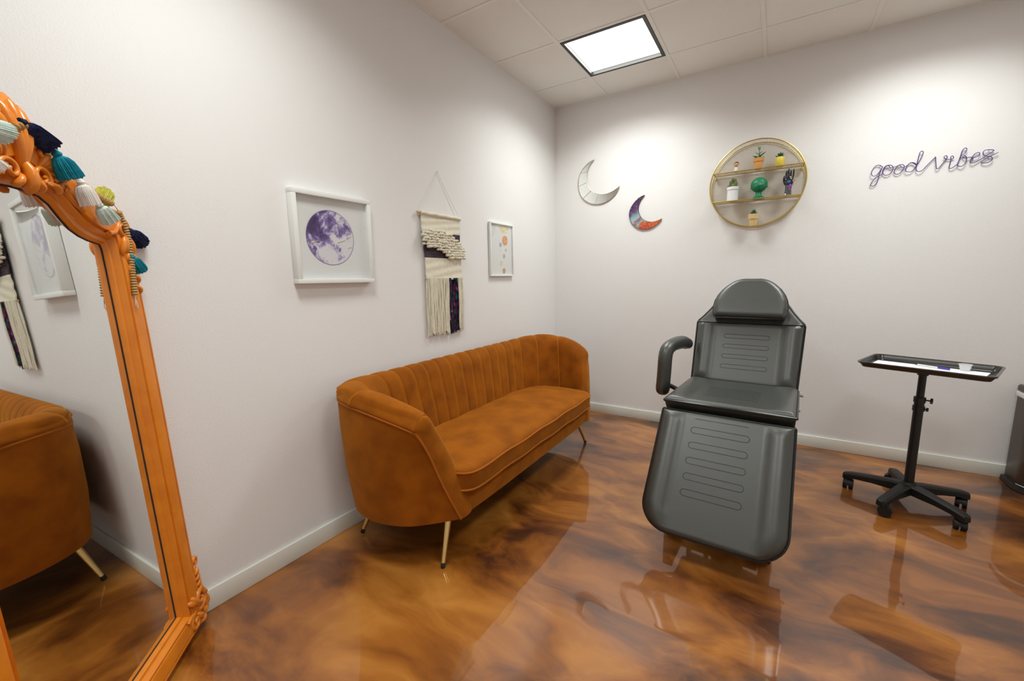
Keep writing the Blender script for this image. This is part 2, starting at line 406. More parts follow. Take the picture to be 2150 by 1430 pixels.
for sg in (1, -1):
    m.loft([[wy(p, sg) for p in section(k/NQ)[:4]] for k in range(NQ+1)], closed=False, cap=False)
m.build('outer_shell', 'velvet', sofa, smooth=60)
# channels: seams every ~105 mm along the inner face, straight back then round each arm
inner = [at(INT, k/200)*.5+at(INB, k/200)*.5 for k in range(201)]
acc = [0]
for k in range(200): acc.append(acc[-1]+(inner[k+1]-inner[k]).length)
NCH = 11
seams = []
half_w = .0525
tot = acc[-1]-half_w
bounds = [half_w+.105*k for k in range(7)]+[lerp(half_w+.63, acc[-1], t) for t in (.26, .55, 1)]
NCH = len(bounds)
def q_of(l): return interp(acc, [k/200 for k in range(201)], l)
qs = [q_of(b) for b in bounds]
def channel_points(qa, qb, sg, sa=1, sb=1):
    rings = []; n = 10
    for k in range(n+1):
        f = k/n
        q = lerp(qa, qb, f); s_ = sg if q >= 0 else -sg
        sec = catmull(section(abs(q))[3:], 3)
        bul = .008*(max(0, 1-(2*f-1)**4))**.7
        ring = []
        for i, p in enumerate(sec):
            a = sec[min(i+1, len(sec)-1)]-sec[max(i-1, 0)]
            qq = abs(q); t = at(INT, min(qq+.01, 1))-at(INT, max(qq-.01, 0))
            nrm = a.cross(t).normalized()
            c = Vector((.45, 0, .55))-p
            if nrm.dot(Vector((c.x, -p.y*.4, c.z*.5 + (.6 if i < 14 else 0)))) < 0: nrm = -nrm
            fade = min(1, i/4)
            ring.append(wy(p+nrm*bul*fade, s_))
        rings.append(ring)
    return rings
def add_channel(qa, qb, sg):
    MB().loft(channel_points(qa, qb, sg), closed=False, cap=False).build('backrest_channel', 'velvet', sofa, smooth=70)
add_channel(-qs[0], qs[0], 1)
for sg in (1, -1):
    for k in range(NCH-1): add_channel(qs[k], qs[k+1], sg)
# thin raised seam cords between channels
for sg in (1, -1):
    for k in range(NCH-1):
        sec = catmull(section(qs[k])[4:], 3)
        MB().tube([wy(p, sg) for p in sec], .0042, 6).build('seam', 'velvet_seam_lit', sofa)
# arm fronts, piping
for sg in (1, -1):
    sec = section(1); dirv = (at(TOP, 1)-at(TOP, .96)); dirb = (at(BOT, 1)-at(BOT, .96))
    outer = catmull(sec[:7], 4); innr = catmull([p for p in reversed(sec[6:])], 4)
    N = 20; rings = []
    for k in range(N+1):
        t = k/N; a = outer[round(t*(len(outer)-1))]; b = innr[round(t*(len(innr)-1))]
        fw = lerp(dirb.normalized(), dirv.normalized(), t); row = []
        for j in range(9):
            w_ = j/8; row.append(wy(lerp(a, b, w_)+fw*.030*math.sin(PI*w_)**.6*(1-max(0, t-.75)/.25*.6), sg))
        rings.append(row)
    MB().loft(rings, closed=False, cap=False).build('arm_front', 'velvet', sofa, smooth=70)
    path = [wy(p, sg) for p in catmull(section(1)[:4], 4)]
    MB().tube(path, .005, 6).build('arm_piping', 'velvet_piping', sofa)
path = [wy(section(k/60)[3], 1) for k in range(60, 0, -1)]+[wy(section(k/60)[3], -1) for k in range(0, 61)]
MB().tube(path, .005, 6).build('rim_piping', 'velvet_piping', sofa)
# base rail, underside
m = MB(); rings = []
for k in range(25):
    h = lerp(-.81, .81, k/24); x = .742-.012*(abs(h)/.81)**4
    rings.append([V(x-.05, YC+h, .345), V(x-.004, YC+h, .345), V(x, YC+h, .335), V(x, YC+h, .245), V(x-.006, YC+h, .23), V(x-.05, YC+h, .23)])
m.loft(rings).build('base_rail', 'velvet', sofa, smooth=50)
poly = [(p.x, YC-p.y) for p in BOT]+[(p.x, YC+p.y) for p in reversed(BOT)]
MB().prism([(a*.98+.008, YC+(b-YC)*.985) for a, b in poly], 2, .232, .25).build('underside', 'black_rubber', sofa, smooth=0)
# seat cushion
XB = ([0, .5, .62, .70, .75, .78, .80, .808], [.20, .20, .212, .238, .275, .32, .40, .52])
XF = ([0, .70, .74, .765, .785, .80, .808], [.772, .772, .768, .757, .737, .705, .66])
rings = []; cols = [0, .01, .03, .06, .1, .18, .3, .42, .5, .58, .7, .82, .9, .94, .97, .99, 1]
hs = [-.808, -.805, -.798, -.787, -.772]+[lerp(-.75, .75, k/40) for k in range(41)]+[.772, .787, .798, .805, .808]
for h in hs:
    xb, xf = interp(*XB, abs(h)), interp(*XF, abs(h)); ring = []
    for c in cols:
        x = lerp(xb, xf, c); d = min((xf-x), (x-xb), (.808-abs(h))*1.2)
        r = .035; e = 0 if d >= r else r-math.sqrt(max(0, r*r-(r-d)**2))
        cr = .028*math.sin(PI*min(1, max(0, c)))**.8*(1-(abs(h)/.9)**4)
        wv = .004*math.sin(9*h)*math.sin(PI*c)+.003*math.sin(23*h+2*c)
        ring.append(V(x, YC-h, .462-e*.75+cr+wv))
    bot = [V(lerp(xb, xf, c)-(.004 if c > .9 else 0), YC-h, .352+(.012 if c > .99 else 0)) for c in reversed(cols)]
    rings.append(ring+bot)
cush = MB().loft(rings).build('seat_cushion', 'velvet', sofa, smooth=60)
edge = lambda z, dx: [V(interp(*XF, abs(h))+dx, YC-h, z+.003*math.sin(17*h)) for h in hs if abs(h) < .807]
MB().tube(edge(.446, .002), .005, 6).build('cushion_piping', 'velvet_piping', cush)
MB().tube(edge(.360, .0), .005, 6).build('cushion_piping', 'velvet_piping', cush)
# legs
def sofa_leg(top, foot, r0=.017, r1=.010):
    top, foot = Vector(top), Vector(foot)
    d = (foot-top).normalized()
    l = MB().tube([top, foot-d*.02], [r0, r1], 16).build('leg', 'gold_leg', sofa)
    MB().tube([foot-d*.022, foot-d*.004, foot], [r1+.001, r1+.001, r1-.002], 12).build('leg_tip', 'black_rubber', l)
for sy_ in (-1, 1):
    sofa_leg((.635, YC+sy_*.775, .24), (.675, YC+sy_*.885, .002))
    sofa_leg((.17, YC+sy_*.80, .24), (.11, YC+sy_*.895, .002))
sofa_leg((.42, YC, .24), (.42, YC, .002), .014, .012)

# ================================================================ TREATMENT CHAIR
CA = -.049; CF = V(math.sin(CA), -math.cos(CA), 0); CR = V(math.cos(CA), math.sin(CA), 0); CZ = V(0, 0, 1)
CO = V(1.782, -1.013, .694)
chair = thing('treatment_chair', (1.782, -1.33, 0), 'black vinyl reclining treatment chair with headrest pillow and raised leg rest', 'chair')
def frame(o, along, up):
    """matrix: local x = CR, y = along, z = up"""
    return Matrix(((CR.x, along.x, up.x, o.x), (CR.y, along.y, up.y, o.y), (CR.z, along.z, up.z, o.z), (0, 0, 0, 1)))
def poly_dist(p, poly):
    best = 9
    for i in range(len(poly)):
        a, b = poly[i-1], poly[i]; ab = (b[0]-a[0], b[1]-a[1]); L2 = ab[0]**2+ab[1]**2
        t = 0 if L2 == 0 else max(0, min(1, ((p[0]-a[0])*ab[0]+(p[1]-a[1])*ab[1])/L2))
        best = min(best, math.hypot(p[0]-a[0]-ab[0]*t, p[1]-a[1]-ab[1]*t))
    return best
def cushion(name, parent, M, L, hw, thick, r, extra, m, pip=.008, nt=30, under=.004):
    """hw(t): half width along the length; extra(x, t): added height of the top face"""
    ts = sorted(set([0, L]+[L*k/nt for k in range(nt+1)]+[r*k for k in (.1, .3, .6, 1)]+[L-r*k for k in (.1, .3, .6, 1)]+[L-.012*k for k in (.25, .6, 1, 2)]))
    outline = [(hw(t), t) for t in ts]+[(-hw(t), t) for t in reversed(ts)]
    cs = [-1, -.985, -.96, -.93, -.88, -.82, -.75, -.68, -.62, -.57, -.5, -.35, -.18, 0]; cs = cs+[-c for c in reversed(cs[:-1])]
    rings = []
    def top(x, t):
        d = poly_dist((x, t), outline); e = 0 if d >= r else r-math.sqrt(max(0, r*r-(r-d)**2))
        return thick-e+extra(x, t)*min(1, d/.05)
    for t in ts:
        row = [V(c*hw(t), t, top(c*hw(t), t)) for c in cs]
        low = [V(c*hw(t)*.985, min(max(t, .004), L-under), 0) for c in reversed(cs)]
        rings.append(row+low)
    o = MB().loft(rings).xf(M).build(name, m, parent, smooth=50)
    if pip:
        pth = [V(x*1.004, t, thick-r*.95) for x, t in outline]
        MB().tube(pth, pip, 6, closed=True).xf(M).build('piping', 'vinyl_piping', o)
    return o, top
def stitches(o, M, top, items):
    for cx, ct, a, b in items:
        if b:
            pts = [(cx-a+b*math.cos(PI/2+PI*k/8)*1, ct+b*math.sin(PI/2+PI*k/8)) for k in range(9)]+[(cx+a+b*math.cos(-PI/2+PI*k/8), ct+b*math.sin(-PI/2+PI*k/8)) for k in range(9)]
            cl = True
        else: pts = [(lerp(cx-a, cx+a, k/8), ct) for k in range(9)]; cl = False
        MB().tube([V(x, t, top(x, t)-.0002) for x, t in pts], .0013, 5, closed=cl).xf(M).build('stitch_line', 'stitch', o)
def bolster(x, t, w0=.185, hgt=.020):
    a = abs(x)
    if a < w0: return 0
    u = min(1, (a-w0)/.105); return hgt*1.35*math.sin(PI*u*.80)**.62
HW = .30
# seat
sd = (CF*.612+CZ*.017).normalized(); su = sd.cross(CR)*-1
if su.z < 0: su = -su
TH = .095
Ms = frame(CO-su*TH+sd*.004, sd, su)
seat, tp = cushion('seat', chair, Ms, .622, lambda t: HW-.004, TH, .022, lambda x, t: bolster(x, t, .19, .010), 'black_vinyl', under=.055)
stitches(seat, Ms, tp, [(0, .25+k*.045, .13, 0) for k in range(6)])
# backrest
bd = (-CF*math.cos(1.10)+CZ*math.sin(1.10)); bu = CF*math.sin(1.10)+CZ*math.cos(1.10)
Mb = frame(CO-bu*.075-bd*.018, bd, bu); LB = .715
hwb = lambda t: interp([0, .405, .42, .45, .50, .56, .61, .65, .68, .70, .715], [.288, .302, .298, .272, .235, .198, .168, .138, .108, .076, .045], t)
back, tp = cushion('backrest', chair, Mb, LB, hwb, .08, .022, lambda x, t: bolster(x, t, .19, .018) if t < .395 else -.006, 'black_vinyl', nt=44)
stitches(back, Mb, tp, [(0, .11+k*.068, .115, .013) for k in range(4)])
MB().tube([V(x, .407, .078+bolster(x, 0)*.0+.003) for x in [lerp(-.298, .298, k/12) for k in range(13)]], .004, 6).xf(Mb).build('seam', 'vinyl_piping', back)
# headrest pillow on the backrest
Mp = Mb @ Matrix.Translation((.0, .428, .078))
hwp = lambda t: interp([0, .02, .07, .12, .16, .20, .235, .255, .268, .274], [.192, .204, .210, .203, .188, .163, .130, .104, .078, .05], t)
head, tp = cushion('headrest', chair, Mp, .274, hwp, .070, .030, lambda x, t: .004-.05*max(0, t-.12), 'black_vinyl', pip=.004)
# leg rest
al = .96; ld_ = CF*math.cos(al)-CZ*math.sin(al); lu = CF*math.sin(al)+CZ*math.cos(al)
LO = CO+CF*.612+CZ*.017+CF*.034+CZ*-.058
LL = .605; RC = .13
def hwl(t):
    b = lerp(.296, .306, t/LL)
    return b if t < LL-RC else b-RC+math.sqrt(max(0, RC*RC-(t-(LL-RC))**2))
Ml = frame(LO-lu*.075, ld_, lu)
leg, tp = cushion('leg_rest', chair, Ml, LL, hwl, .078, .020, lambda x, t: bolster(x, t, .19, .018), 'black_vinyl', nt=36)
stitches(leg, Ml, tp, [(-.01, .095+k*.078, .115, .016) for k in range(5)]+[(-.01, .035, .12, 0)])
m = MB().box((0, .27, -.012), (.44, .42, .024)).xf(Ml); m.build('leg_rest_board', 'black_metal', leg, smooth=0)
# arm rest on the viewer's left
def arm_path(pts): return catmull([CO+CF*a+CR*b+CZ*c for a, b, c in pts], 7)
pth = arm_path([(-.09, -.340, .205), (.0, -.365, .222), (.13, -.385, .222), (.215, -.395, .205), (.248, -.398, .165), (.258, -.400, .06), (.266, -.404, -.075)])
m = MB().tube(pth, [.026]+[.036]*3+[.042]*(len(pth)-8)+[.043, .041, .036, .022], 16, flat=1.15, up=(0, 1, .0)); m.build('armrest', 'black_vinyl', chair, smooth=60)
MB().tube([CO+CF*.19+CR*-.385+CZ*-.03, CO+CF*.20+CR*-.30+CZ*-.06], .014, 10).build('armrest_bracket', 'black_metal', chair)
MB().cyl(CO+CR*.298+CF*.03+CZ*-.03, CO+CR*.322+CF*.03+CZ*-.03, .014, n=14).build('side_bolt', 'chrome', chair)
MB().cyl(CO+CR*.298+CF*.26+CZ*-.06, CO+CR*.312+CF*.26+CZ*-.06, .010, n=12).build('side_bolt', 'chrome', chair)
# under-frame, lift columns and floor base
Mc = Matrix.Translation((CO.x, CO.y, 0)) @ Matrix.Rotation(CA, 4, 'Z')
def cb(c, s, nm, mt='black_metal', bev=.006): return MB().box(c, s).xf(Mc).build(nm, mt, chair, bevel=bev, smooth=30)
cb((0, -.30, .565), (.46, .56, .05), 'seat_frame')
cb((0, -.20, .30), (.13, .16, .52), 'lift_column'); cb((.0, -.44, .28), (.09, .10, .52), 'lift_column')
cb((0, -.33, .085), (.37, .40, .08), 'motor_cover', 'black_plastic', .015)
for sx in (-1, 1): cb((sx*.220, -.355, .095), (.05, .77, .19), 'base_rail')
cb((0, -.70, .035), (.385, .05, .066), 'base_cross_bar'); cb((0, .0, .050), (.385, .05, .096), 'base_cross_bar')
for sx in (-.13, -.045, .04, .115): cb((sx, -.66, .13), (.022, .03, .25), 'base_upright')
for sx in (-1, 1): MB().tube([Mc @ V(sx*.14, -.56, .54), Mc @ V(sx*.14, -.80, .33)], .012, 10).build('leg_rest_strut', 'black_metal', chair)

# ================================================================ TRAY STAND
TX, TY = 2.665, -.734
stand = thing('tray_stand', (TX, TY, 0), 'black rolling instrument stand with rectangular rimmed tray and five casters', 'tray stand')
MB().lathe([(.001, .075), (.048, .075), (.052, .085), (.048, .118), (.034, .128), (.03, .14), (.001, .14)], 28, Matrix.Translation((TX, TY, 0))).build('hub', 'black_plastic', stand)
for k in range(5):
    a = math.radians(21+72*k); d = V(math.cos(a), math.sin(a), 0); p = V(-d.y, d.x, 0); C0 = V(TX, TY, 0)
    rings = []
    for t, wd, zt, zb in ((.02, .034, .128, .076), (.08, .031, .127, .076), (.16, .027, .118, .078), (.24, .025, .108, .074), (.275, .025, .102, .062), (.297, .021, .096, .060), (.304, .012, .088, .062)):
        c = C0+d*t
        rings.append([c-p*wd+CZ*zb, c-p*wd*.95+CZ*(zt-.010), c-p*wd*.6+CZ*zt, c+p*wd*.6+CZ*zt, c+p*wd*.95+CZ*(zt-.010), c+p*wd+CZ*zb])
    lg = MB().loft(rings).build('base_leg', 'black_plastic', stand, smooth=35)
    cc = C0+d*.272
    b2 = a+.9+k*.35; e = V(math.cos(b2), math.sin(b2), 0); f2 = V(-e.y, e.x, 0); wc = cc+e*.012
    cast = MB().tube([cc+CZ*.078, cc+CZ*.048], .009, 10).build('caster', 'black_plastic', lg)
    for sgn in (-1, 1):
        m = MB().cyl(wc+f2*sgn*.005+CZ*.029, wc+f2*sgn*.025+CZ*.029, .029, n=20).build('caster_wheel', 'black_plastic', lg, smooth=40)
    # fender over the wheels
    ring = [[wc+f2*sg_*.023+e*(-.033*math.cos(q))+CZ*(.029+.033*math.sin(q)) for q in [PI*j/8 for j in range(9)]] for sg_ in (-1, 1)]
    ring2 = [[wc+f2*sg_*.023+e*(-.030*math.cos(q))+CZ*(.029+.030*math.sin(q)) for q in [PI*j/8 for j in range(9)]] for sg_ in (-1, 1)]
    MB().loft([ring[0]+ring2[0][::-1], ring[1]+ring2[1][::-1]]).build('caster_fender', 'black_plastic', lg, smooth=40)
MB().cyl((TX, TY, .13), (TX, TY, .625), .0225, n=24).build('lower_post', 'black_metal', stand)
MB().cyl((TX, TY, .60), (TX, TY, .805), .0175, n=24).build('upper_post', 'black_metal', stand)
m = MB(); m.lathe([(.022, .568), (.027, .57), (.027, .598), (.022, .60)], 24, Matrix.Translation((TX, TY, 0))); m.build('collar', 'black_metal', stand)
m = MB(); m.lathe([(.018, .618), (.0265, .620), (.0265, .650), (.018, .652)], 24, Matrix.Translation((TX, TY, 0))); m.build('collar', 'black_metal', stand)
kd = V(.93, -.36, 0).normalized()
def knob(z, ln, r):
    m = MB().cyl(V(TX, TY, z)+kd*.02, V(TX, TY, z)+kd*(ln), .0045, n=8)
    c = V(TX, TY, z)+kd*(ln+.004); up = CZ; sd_ = kd.cross(up); ring = []
    for s_ in (-.005, .005): ring.append([c+kd*s_+(sd_*math.cos(q)+up*math.sin(q))*(r*(1 if j % 2 else .68)) for j, q in enumerate([2*PI*j/12 for j in range(12)])])
    m.loft(ring); return m.build('height_knob', 'black_plastic', stand)
knob(.636, .045, .016); knob(.583, .032, .011)
MB().box((TX, TY, .806), (.16, .10, .014), Matrix.Rotation(math.radians(-21), 4, 'Z')).build('tray_bracket', 'black_metal', stand, bevel=.004)
MB().lathe([(.0175, .775), (.024, .777), (.024, .80), (.0175, .80)], 20, Matrix.Translation((TX, TY, 0))).build('tray_socket', 'black_metal', stand)
Mt = Matrix.Translation((TX+.012, TY-.012, 0)) @ Matrix.Rotation(math.radians(-21.5), 4, 'Z')
def rrect(a, b, r, z, n=6):
    out = []
    for cx, cy, q0 in ((a-r, b-r, 0), (-a+r, b-r, PI/2), (-a+r, -b+r, PI), (a-r, -b+r, 1.5*PI)):
        for k in range(n+1): q = q0+PI/2*k/n; out.append(V(cx+r*math.cos(q), cy+r*math.sin(q), z))
    return out
TA, TB = .272, .195
rings = [rrect(.01, .01, .005, .8165), rrect(TA-.035, TB-.035, .02, .8165), rrect(TA-.022, TB-.022, .028, .8185), rrect(TA-.012, TB-.012, .034, .838), rrect(TA-.010, TB-.010, .035, .846), rrect(TA, TB, .04, .847), rrect(TA+.001, TB+.001, .04, .842), rrect(TA-.002, TB-.002, .04, .836),
         rrect(TA-.008, TB-.008, .037, .834), rrect(TA-.020, TB-.020, .03, .8155), rrect(TA-.035, TB-.035, .02, .8135), rrect(.01, .01, .005, .8135)]
MB().loft(rings).xf(Mt).build('tray', 'tray_black', stand, smooth=30)
# things on the tray
def sheet(cx, cy, a, b, rz, z, label):
    M = Mt @ Matrix.Translation((cx, cy, 0)) @ Matrix.Rotation(rz, 4, 'Z'); n = 10
    top = [[V(lerp(-a, a, i/n), lerp(-b, b, j/3), z+.0008*math.sin(3*i/n+j)) for j in range(4)] for i in range(n+1)]
    m = MB(); vs = [p for r in top for p in r]+[p-V(0, 0, .0006) for r in top for p in r]; N_ = 4*(n+1); fs = []
    for i in range(n):
        for j in range(3):
            q = (i*4+j, i*4+j+1, (i+1)*4+j+1, (i+1)*4+j); fs += [q, tuple(x+N_ for x in reversed(q))]
    for i in range(n):
        for j in (0, 3): fs.append((i*4+j, (i+1)*4+j, (i+1)*4+j+N_, i*4+j+N_))
    for j in range(3):
        for i in (0, n): fs.append((i*4+j, i*4+j+1, i*4+j+1+N_, i*4+j+N_))
    m.add(vs, fs).xf(M); return tag(m.build('paper_sheet', 'paper', smooth=0), label, 'paper', 'papers on the tray')
sheet(-.095, .005, .14, .105, .02, .8182, 'white paper sheet on the left half of the tray')
sheet(.085, -.008, .14, .105, -.03, .8198, 'white paper sheet on the right half of the tray, under the pen')
pn = thing('pen', Mt @ V(.0, .03, .825), 'white ballpoint pen with blue cap lying on the tray papers', 'pen')
pa, pb = Mt @ V(-.055, .055, .8265), Mt @ V(.085, .018, .8265); pd = (pb-pa).normalized()
MB().cyl(pa+pd*.005, pa+pd*.10, .0042, n=12).build('barrel', 'pen_white', pn)
MB().cyl(pa+pd*.095, pb, .0052, n=12).build('cap', 'pen_blue', pn)
MB().tube([pa-pd*.008, pa+pd*.006], [.0015, .0042], 10).build('pen_tip', 'black_rubber', pn)
cp_ = Mt @ V(.135, .075, 0)
tag(MB().lathe([(.001, .821), (.018, .821), (.0195, .8225), (.026, .852), (.0285, .853), (.0285, .8545), (.0253, .854), (.0185, .823), (.001, .8225)], 24, Matrix.Translation((cp_.x, cp_.y, 0))).build('plastic_cup', 'clear_plastic'), 'small clear plastic cup standing on the tray papers', 'cup')

# ================================================================ STEP BIN
bx, by, BHT = 3.275, -.035, .645
bin_ = thing('step_bin', (bx+.17, by-.15, 0), 'dark bronze step bin with white bag edge beside the back wall', 'bin')
def dsh(a, z, dx=0):
    """D-shaped outline: flat toward the wall, round toward the room"""
    pts = [V(bx+.17+(.17+a), by+a*.5, z), V(bx+.17-(.17+a), by+a*.5, z), V(bx+.17-(.17+a), by-.13, z)]
    for k in range(1, 16):
        q = PI+PI*k/16; pts.append(V(bx+.17+(.17+a)*math.cos(q), by-.13+(.15+a)*math.sin(q), z))
    pts.append(V(bx+.17+(.17+a), by-.13, z)); return pts
MB().loft([dsh(-.004, .035), dsh(-.002, .04), dsh(-.002, BHT-.055), dsh(-.006, BHT-.05)]).build('body', 'bin_steel', bin_, smooth=30)
MB().loft([dsh(.010, 0), dsh(.016, .004), dsh(.012, .034), dsh(-.004, .038)]).build('base_ring', 'bin_black', bin_, smooth=30)
ln = MB().loft([dsh(.003, BHT-.075), dsh(.005, BHT-.070), dsh(.004, BHT-.046), dsh(-.01, BHT-.044)]).build('bag_edge', 'liner_white', bin_, smooth=30)
gp_ = [V(bx+.17+(.176)*math.cos(q), by-.13+.156*math.sin(q), BHT-.075) for q in [PI+.45+1.2*k/10 for k in range(11)]]
MB().tube(gp_, .007, 6).build('drawstring', 'liner_green', ln)
MB().loft([dsh(-.002, BHT-.042), dsh(.002, BHT-.036), dsh(.002, BHT-.010), dsh(-.006, BHT-.002), dsh(-.03, BHT)]).build('lid', 'bin_steel', bin_, smooth=30)
pq = [V(bx+.17+.18*math.cos(q), by-.13+.16*math.sin(q), .045) for q in [PI+.25+2.6*k/14 for k in range(15)]]
MB().tube(pq, .0035, 6).build('chrome_band', 'chrome', bin_)
MB().box((bx+.17, by-.30, .018), (.09, .06, .014)).build('pedal', 'chrome', bin_, bevel=.004)

# ================================================================ LEANING MIRROR
MN = V(.69640921, .71662668, .03821537); MH = V(.717, -.697, 0).normalized(); MV = MN.cross(MH)
if MV.z < 0: MV = -MV
MO = V(.109, -3.400, 0); SC = .305
def mp(e, t, h=0):      # e: from the mirror's centre line toward the wall, t: up the mirror, h: proud of the glass
    return MO+MH*(SC-e)+MV*t+MN*h
base_pt = mp(0, .0, 0)
mirror = thing('leaning_mirror', base_pt, 'tall orange carved frame floor mirror leaning in the corner', 'mirror')
INN = [(0, .125), (.15, .125), (.26, .125), (.29, .125), (.29, .155), (.29, .4), (.29, .8), (.29, 1.2), (.289, 1.40), (.287, 1.465), (.281, 1.481), (.262, 1.484), (.232, 1.489), (.198, 1.499), (.165, 1.516), (.135, 1.545), (.108, 1.575), (.08, 1.592), (.04, 1.60), (0, 1.602)]
OUT = [(0, .022), (.15, .022), (.30, .022), (.385, .022), (.387, .10), (.388, .4), (.388, .8), (.386, 1.2), (.380, 1.42), (.374, 1.52), (.366, 1.578), (.342, 1.596), (.312, 1.598), (.275, 1.614), (.228, 1.645), (.185, 1.676), (.150, 1.695), (.115, 1.72), (.055, 1.775), (0, 1.82)]
INN = [tuple(p) for p in INN]; OUT = [tuple(p) for p in OUT]
PROF = [(0, -.004), (0, .004), (.06, .014), (.14, .016), (.17, .026), (.23, .034), (.27, .025), (.31, .025), (.34, .035), (.42, .037), (.78, .040), (.81, .031), (.84, .031), (.87, .040), (.95, .038), (1, .028), (1, -.012), (.5, -.014)]
m = MB(); st_ = []
full = [(( i[0], i[1]), (o[0], o[1])) for i, o in zip(INN, OUT)]
loop = full+[((-i[0], i[1]), (-o[0], o[1])) for i, o in reversed(full[1:-1])]
m.loft([[mp(lerp(i[0], o[0], w_), lerp(i[1], o[1], w_), h) for w_, h in PROF] for i, o in loop], loop=True)
m.build('frame', 'orange_paint', mirror, smooth=35)
gl = [(i[0], i[1]) for i, o in loop]
MB().loft([[mp(lerp(i[0], o[0], w_), lerp(i[1], o[1], w_), h) for w_, h in ((-.022, .0004), (-.022, .0022), (.03, .0022), (.03, .0004))] for i, o in loop], loop=True).build('rebate_shadow', 'backing_board', mirror, smooth=0)  # added dark strip in the backing colour, standing in for the frame rebate's shadow
ring = [mp(e*1.01+0, .85+(t-.85)*1.004, 0) for e, t in gl]; ring2 = [p-MN*.004 for p in ring]
MB().loft([ring2, ring]).build('mirror_pane', 'mirror_glass', mirror, smooth=0)
ring = [mp(o[0]*.97, .9+(o[1]-.9)*.98, -.006) for i, o in loop]; ring2 = [p-MN*.008 for p in ring]
MB().loft([ring2, ring]).build('backing', 'backing_board', mirror, smooth=0)
def curl(c, r, turns, a0, sgn, w0, w1, h=.042, tail=None):
    """spiral volute; returns tube path points and radii"""
    n = int(26*turns); pts = []; rad = []
    if tail:
        for p in tail: pts.append(mp(p[0], p[1], h)); rad.append(w0)
    for k in range(n+1):
        f = k/n; q = a0+sgn*2*PI*turns*f; rr = r*(1-.82*f)
        pts.append(mp(c[0]+rr*math.cos(q), c[1]+rr*math.sin(q), h+.008*f)); rad.append(lerp(w0, w1, f))
    return pts, rad
def petal(a, b, w0, h=.040, lift=.010, bend=0):
    a, b = Vector((*a, 0)), Vector((*b, 0)); d = b-a; nrm = Vector((-d.y, d.x, 0)); pts = []; rad = []
    for k in range(9):
        t = k/8; p = a+d*t+nrm*bend*math.sin(PI*t); pts.append(mp(p.x, p.y, h+lift*math.sin(PI*min(1, t*1.1)))); rad.append(w0*(.40+.60*math.sin(PI*(.08+.72*t)))*(math.sqrt(max(.04, 1-((t-.8)/.2)**2)) if t > .8 else 1))
    return pts, rad
def carve(name, elems, sg=1):
    m = MB()
    for pts, rad in elems: m.tube(pts, rad, 8, flat=.75)
    m.build(name, 'orange_paint', mirror, smooth=60)
def mir(fn, sg):   # mirror the elements to the other side
    global mp
    old = mp
    if sg < 0: mp = lambda e, t, h=0: old(-e, t, h)
    r = fn(); mp = old; return r
def corner_elems():
    E = [curl((.384, .125), .046, 1.35, -2.2, 1, .014, .007, .034), curl((.396, .275), .019, 1.0, -1.4, 1, .010, .006, .030, tail=[(.376, .17), (.374, .205), (.378, .235), (.390, .252)]),
         curl((.405, .060), .022, 1.1, 1.7, -1, .011, .006, .032), curl((.330, .062), .032, 1.3, 1.2, 1, .011, .006, .034, tail=[(.285, .088), (.305, .096)])]
    E += [petal((.380, .150+k*.024), (.412-.003*k, .172+k*.024), .012, .030, .008, -.15) for k in range(4)]
    E += [petal((.362, .105), (.330, .165), .014, .032), petal((.345, .12), (.312, .155), .011, .032), petal((.36, .030), (.402, .036), .014, .030), petal((.400, .150), (.428, .105), .013, .030)]
    E += [petal((.424, .115), (.426, .050), .012, .028, .008, .12), petal((.345, .085), (.375, .045), .014, .032)]
    return E
def shoulder_elems():
    E = [curl((.338, 1.535), .034, 1.3, 1.6, -1, .010, .005, .036, tail=[(.27, 1.512), (.30, 1.518), (.322, 1.540)])]
    E += [petal((.345, 1.52), (.322+.016*k, 1.455-.008*abs(k-1.5)), .011, .034, .008, .08*(k-1.5)) for k in range(4)]
    E += [petal((.352, 1.455-.036*k), (.374, 1.425-.036*k), .009, .034, .006, .2) for k in range(4)]
    E += [petal((.352, 1.46-.036*k), (.338, 1.425-.036*k), .008, .034, .006, -.2) for k in range(3)]
    return E
def crest_elems():
    E = [curl((.046, 1.632), .030, 1.2, -.6, 1, .009, .005, .036), curl((.062, 1.700), .026, 1.1, 2.2, -1, .009, .005, .036)]
    for k in range(4): E.append(petal((.050+.008*k, 1.660), (.092+.012*k, 1.706-.018*k), .010, .034, .010, .12))
    E += [petal((.038, 1.70), (.058, 1.772), .018, .028, .012), petal((.075, 1.70), (.098, 1.738), .015, .030, .010), petal((.11, 1.675), (.140, 1.700), .013, .032, .008), petal((.085, 1.650), (.128, 1.632), .011, .034, .010, .15), petal((.065, 1.620), (.105, 1.597), .010, .034, .008, .15), petal((.018, 1.625), (.040, 1.592), .012, .034, .010)]
    E += [curl((.118, 1.616), .016, 1.0, 2.5, -1, .007, .004, .038, tail=[(.175, 1.565), (.155, 1.578), (.135, 1.592)])]
    return E
for sg in (1, -1):
    carve('corner_scroll', mir(corner_elems, sg)); carve('shoulder_leaf', mir(shoulder_elems, sg)); carve('crest_leaves', mir(crest_elems, sg))
carve('crest_shell', [petal((0, 1.64), (.028*k, 1.815-.014*abs(k)**1.5), .019, .030, .012) for k in (-1, 0, 1)]+[petal((0, 1.66), (0, 1.580), .018, .036, .012)])

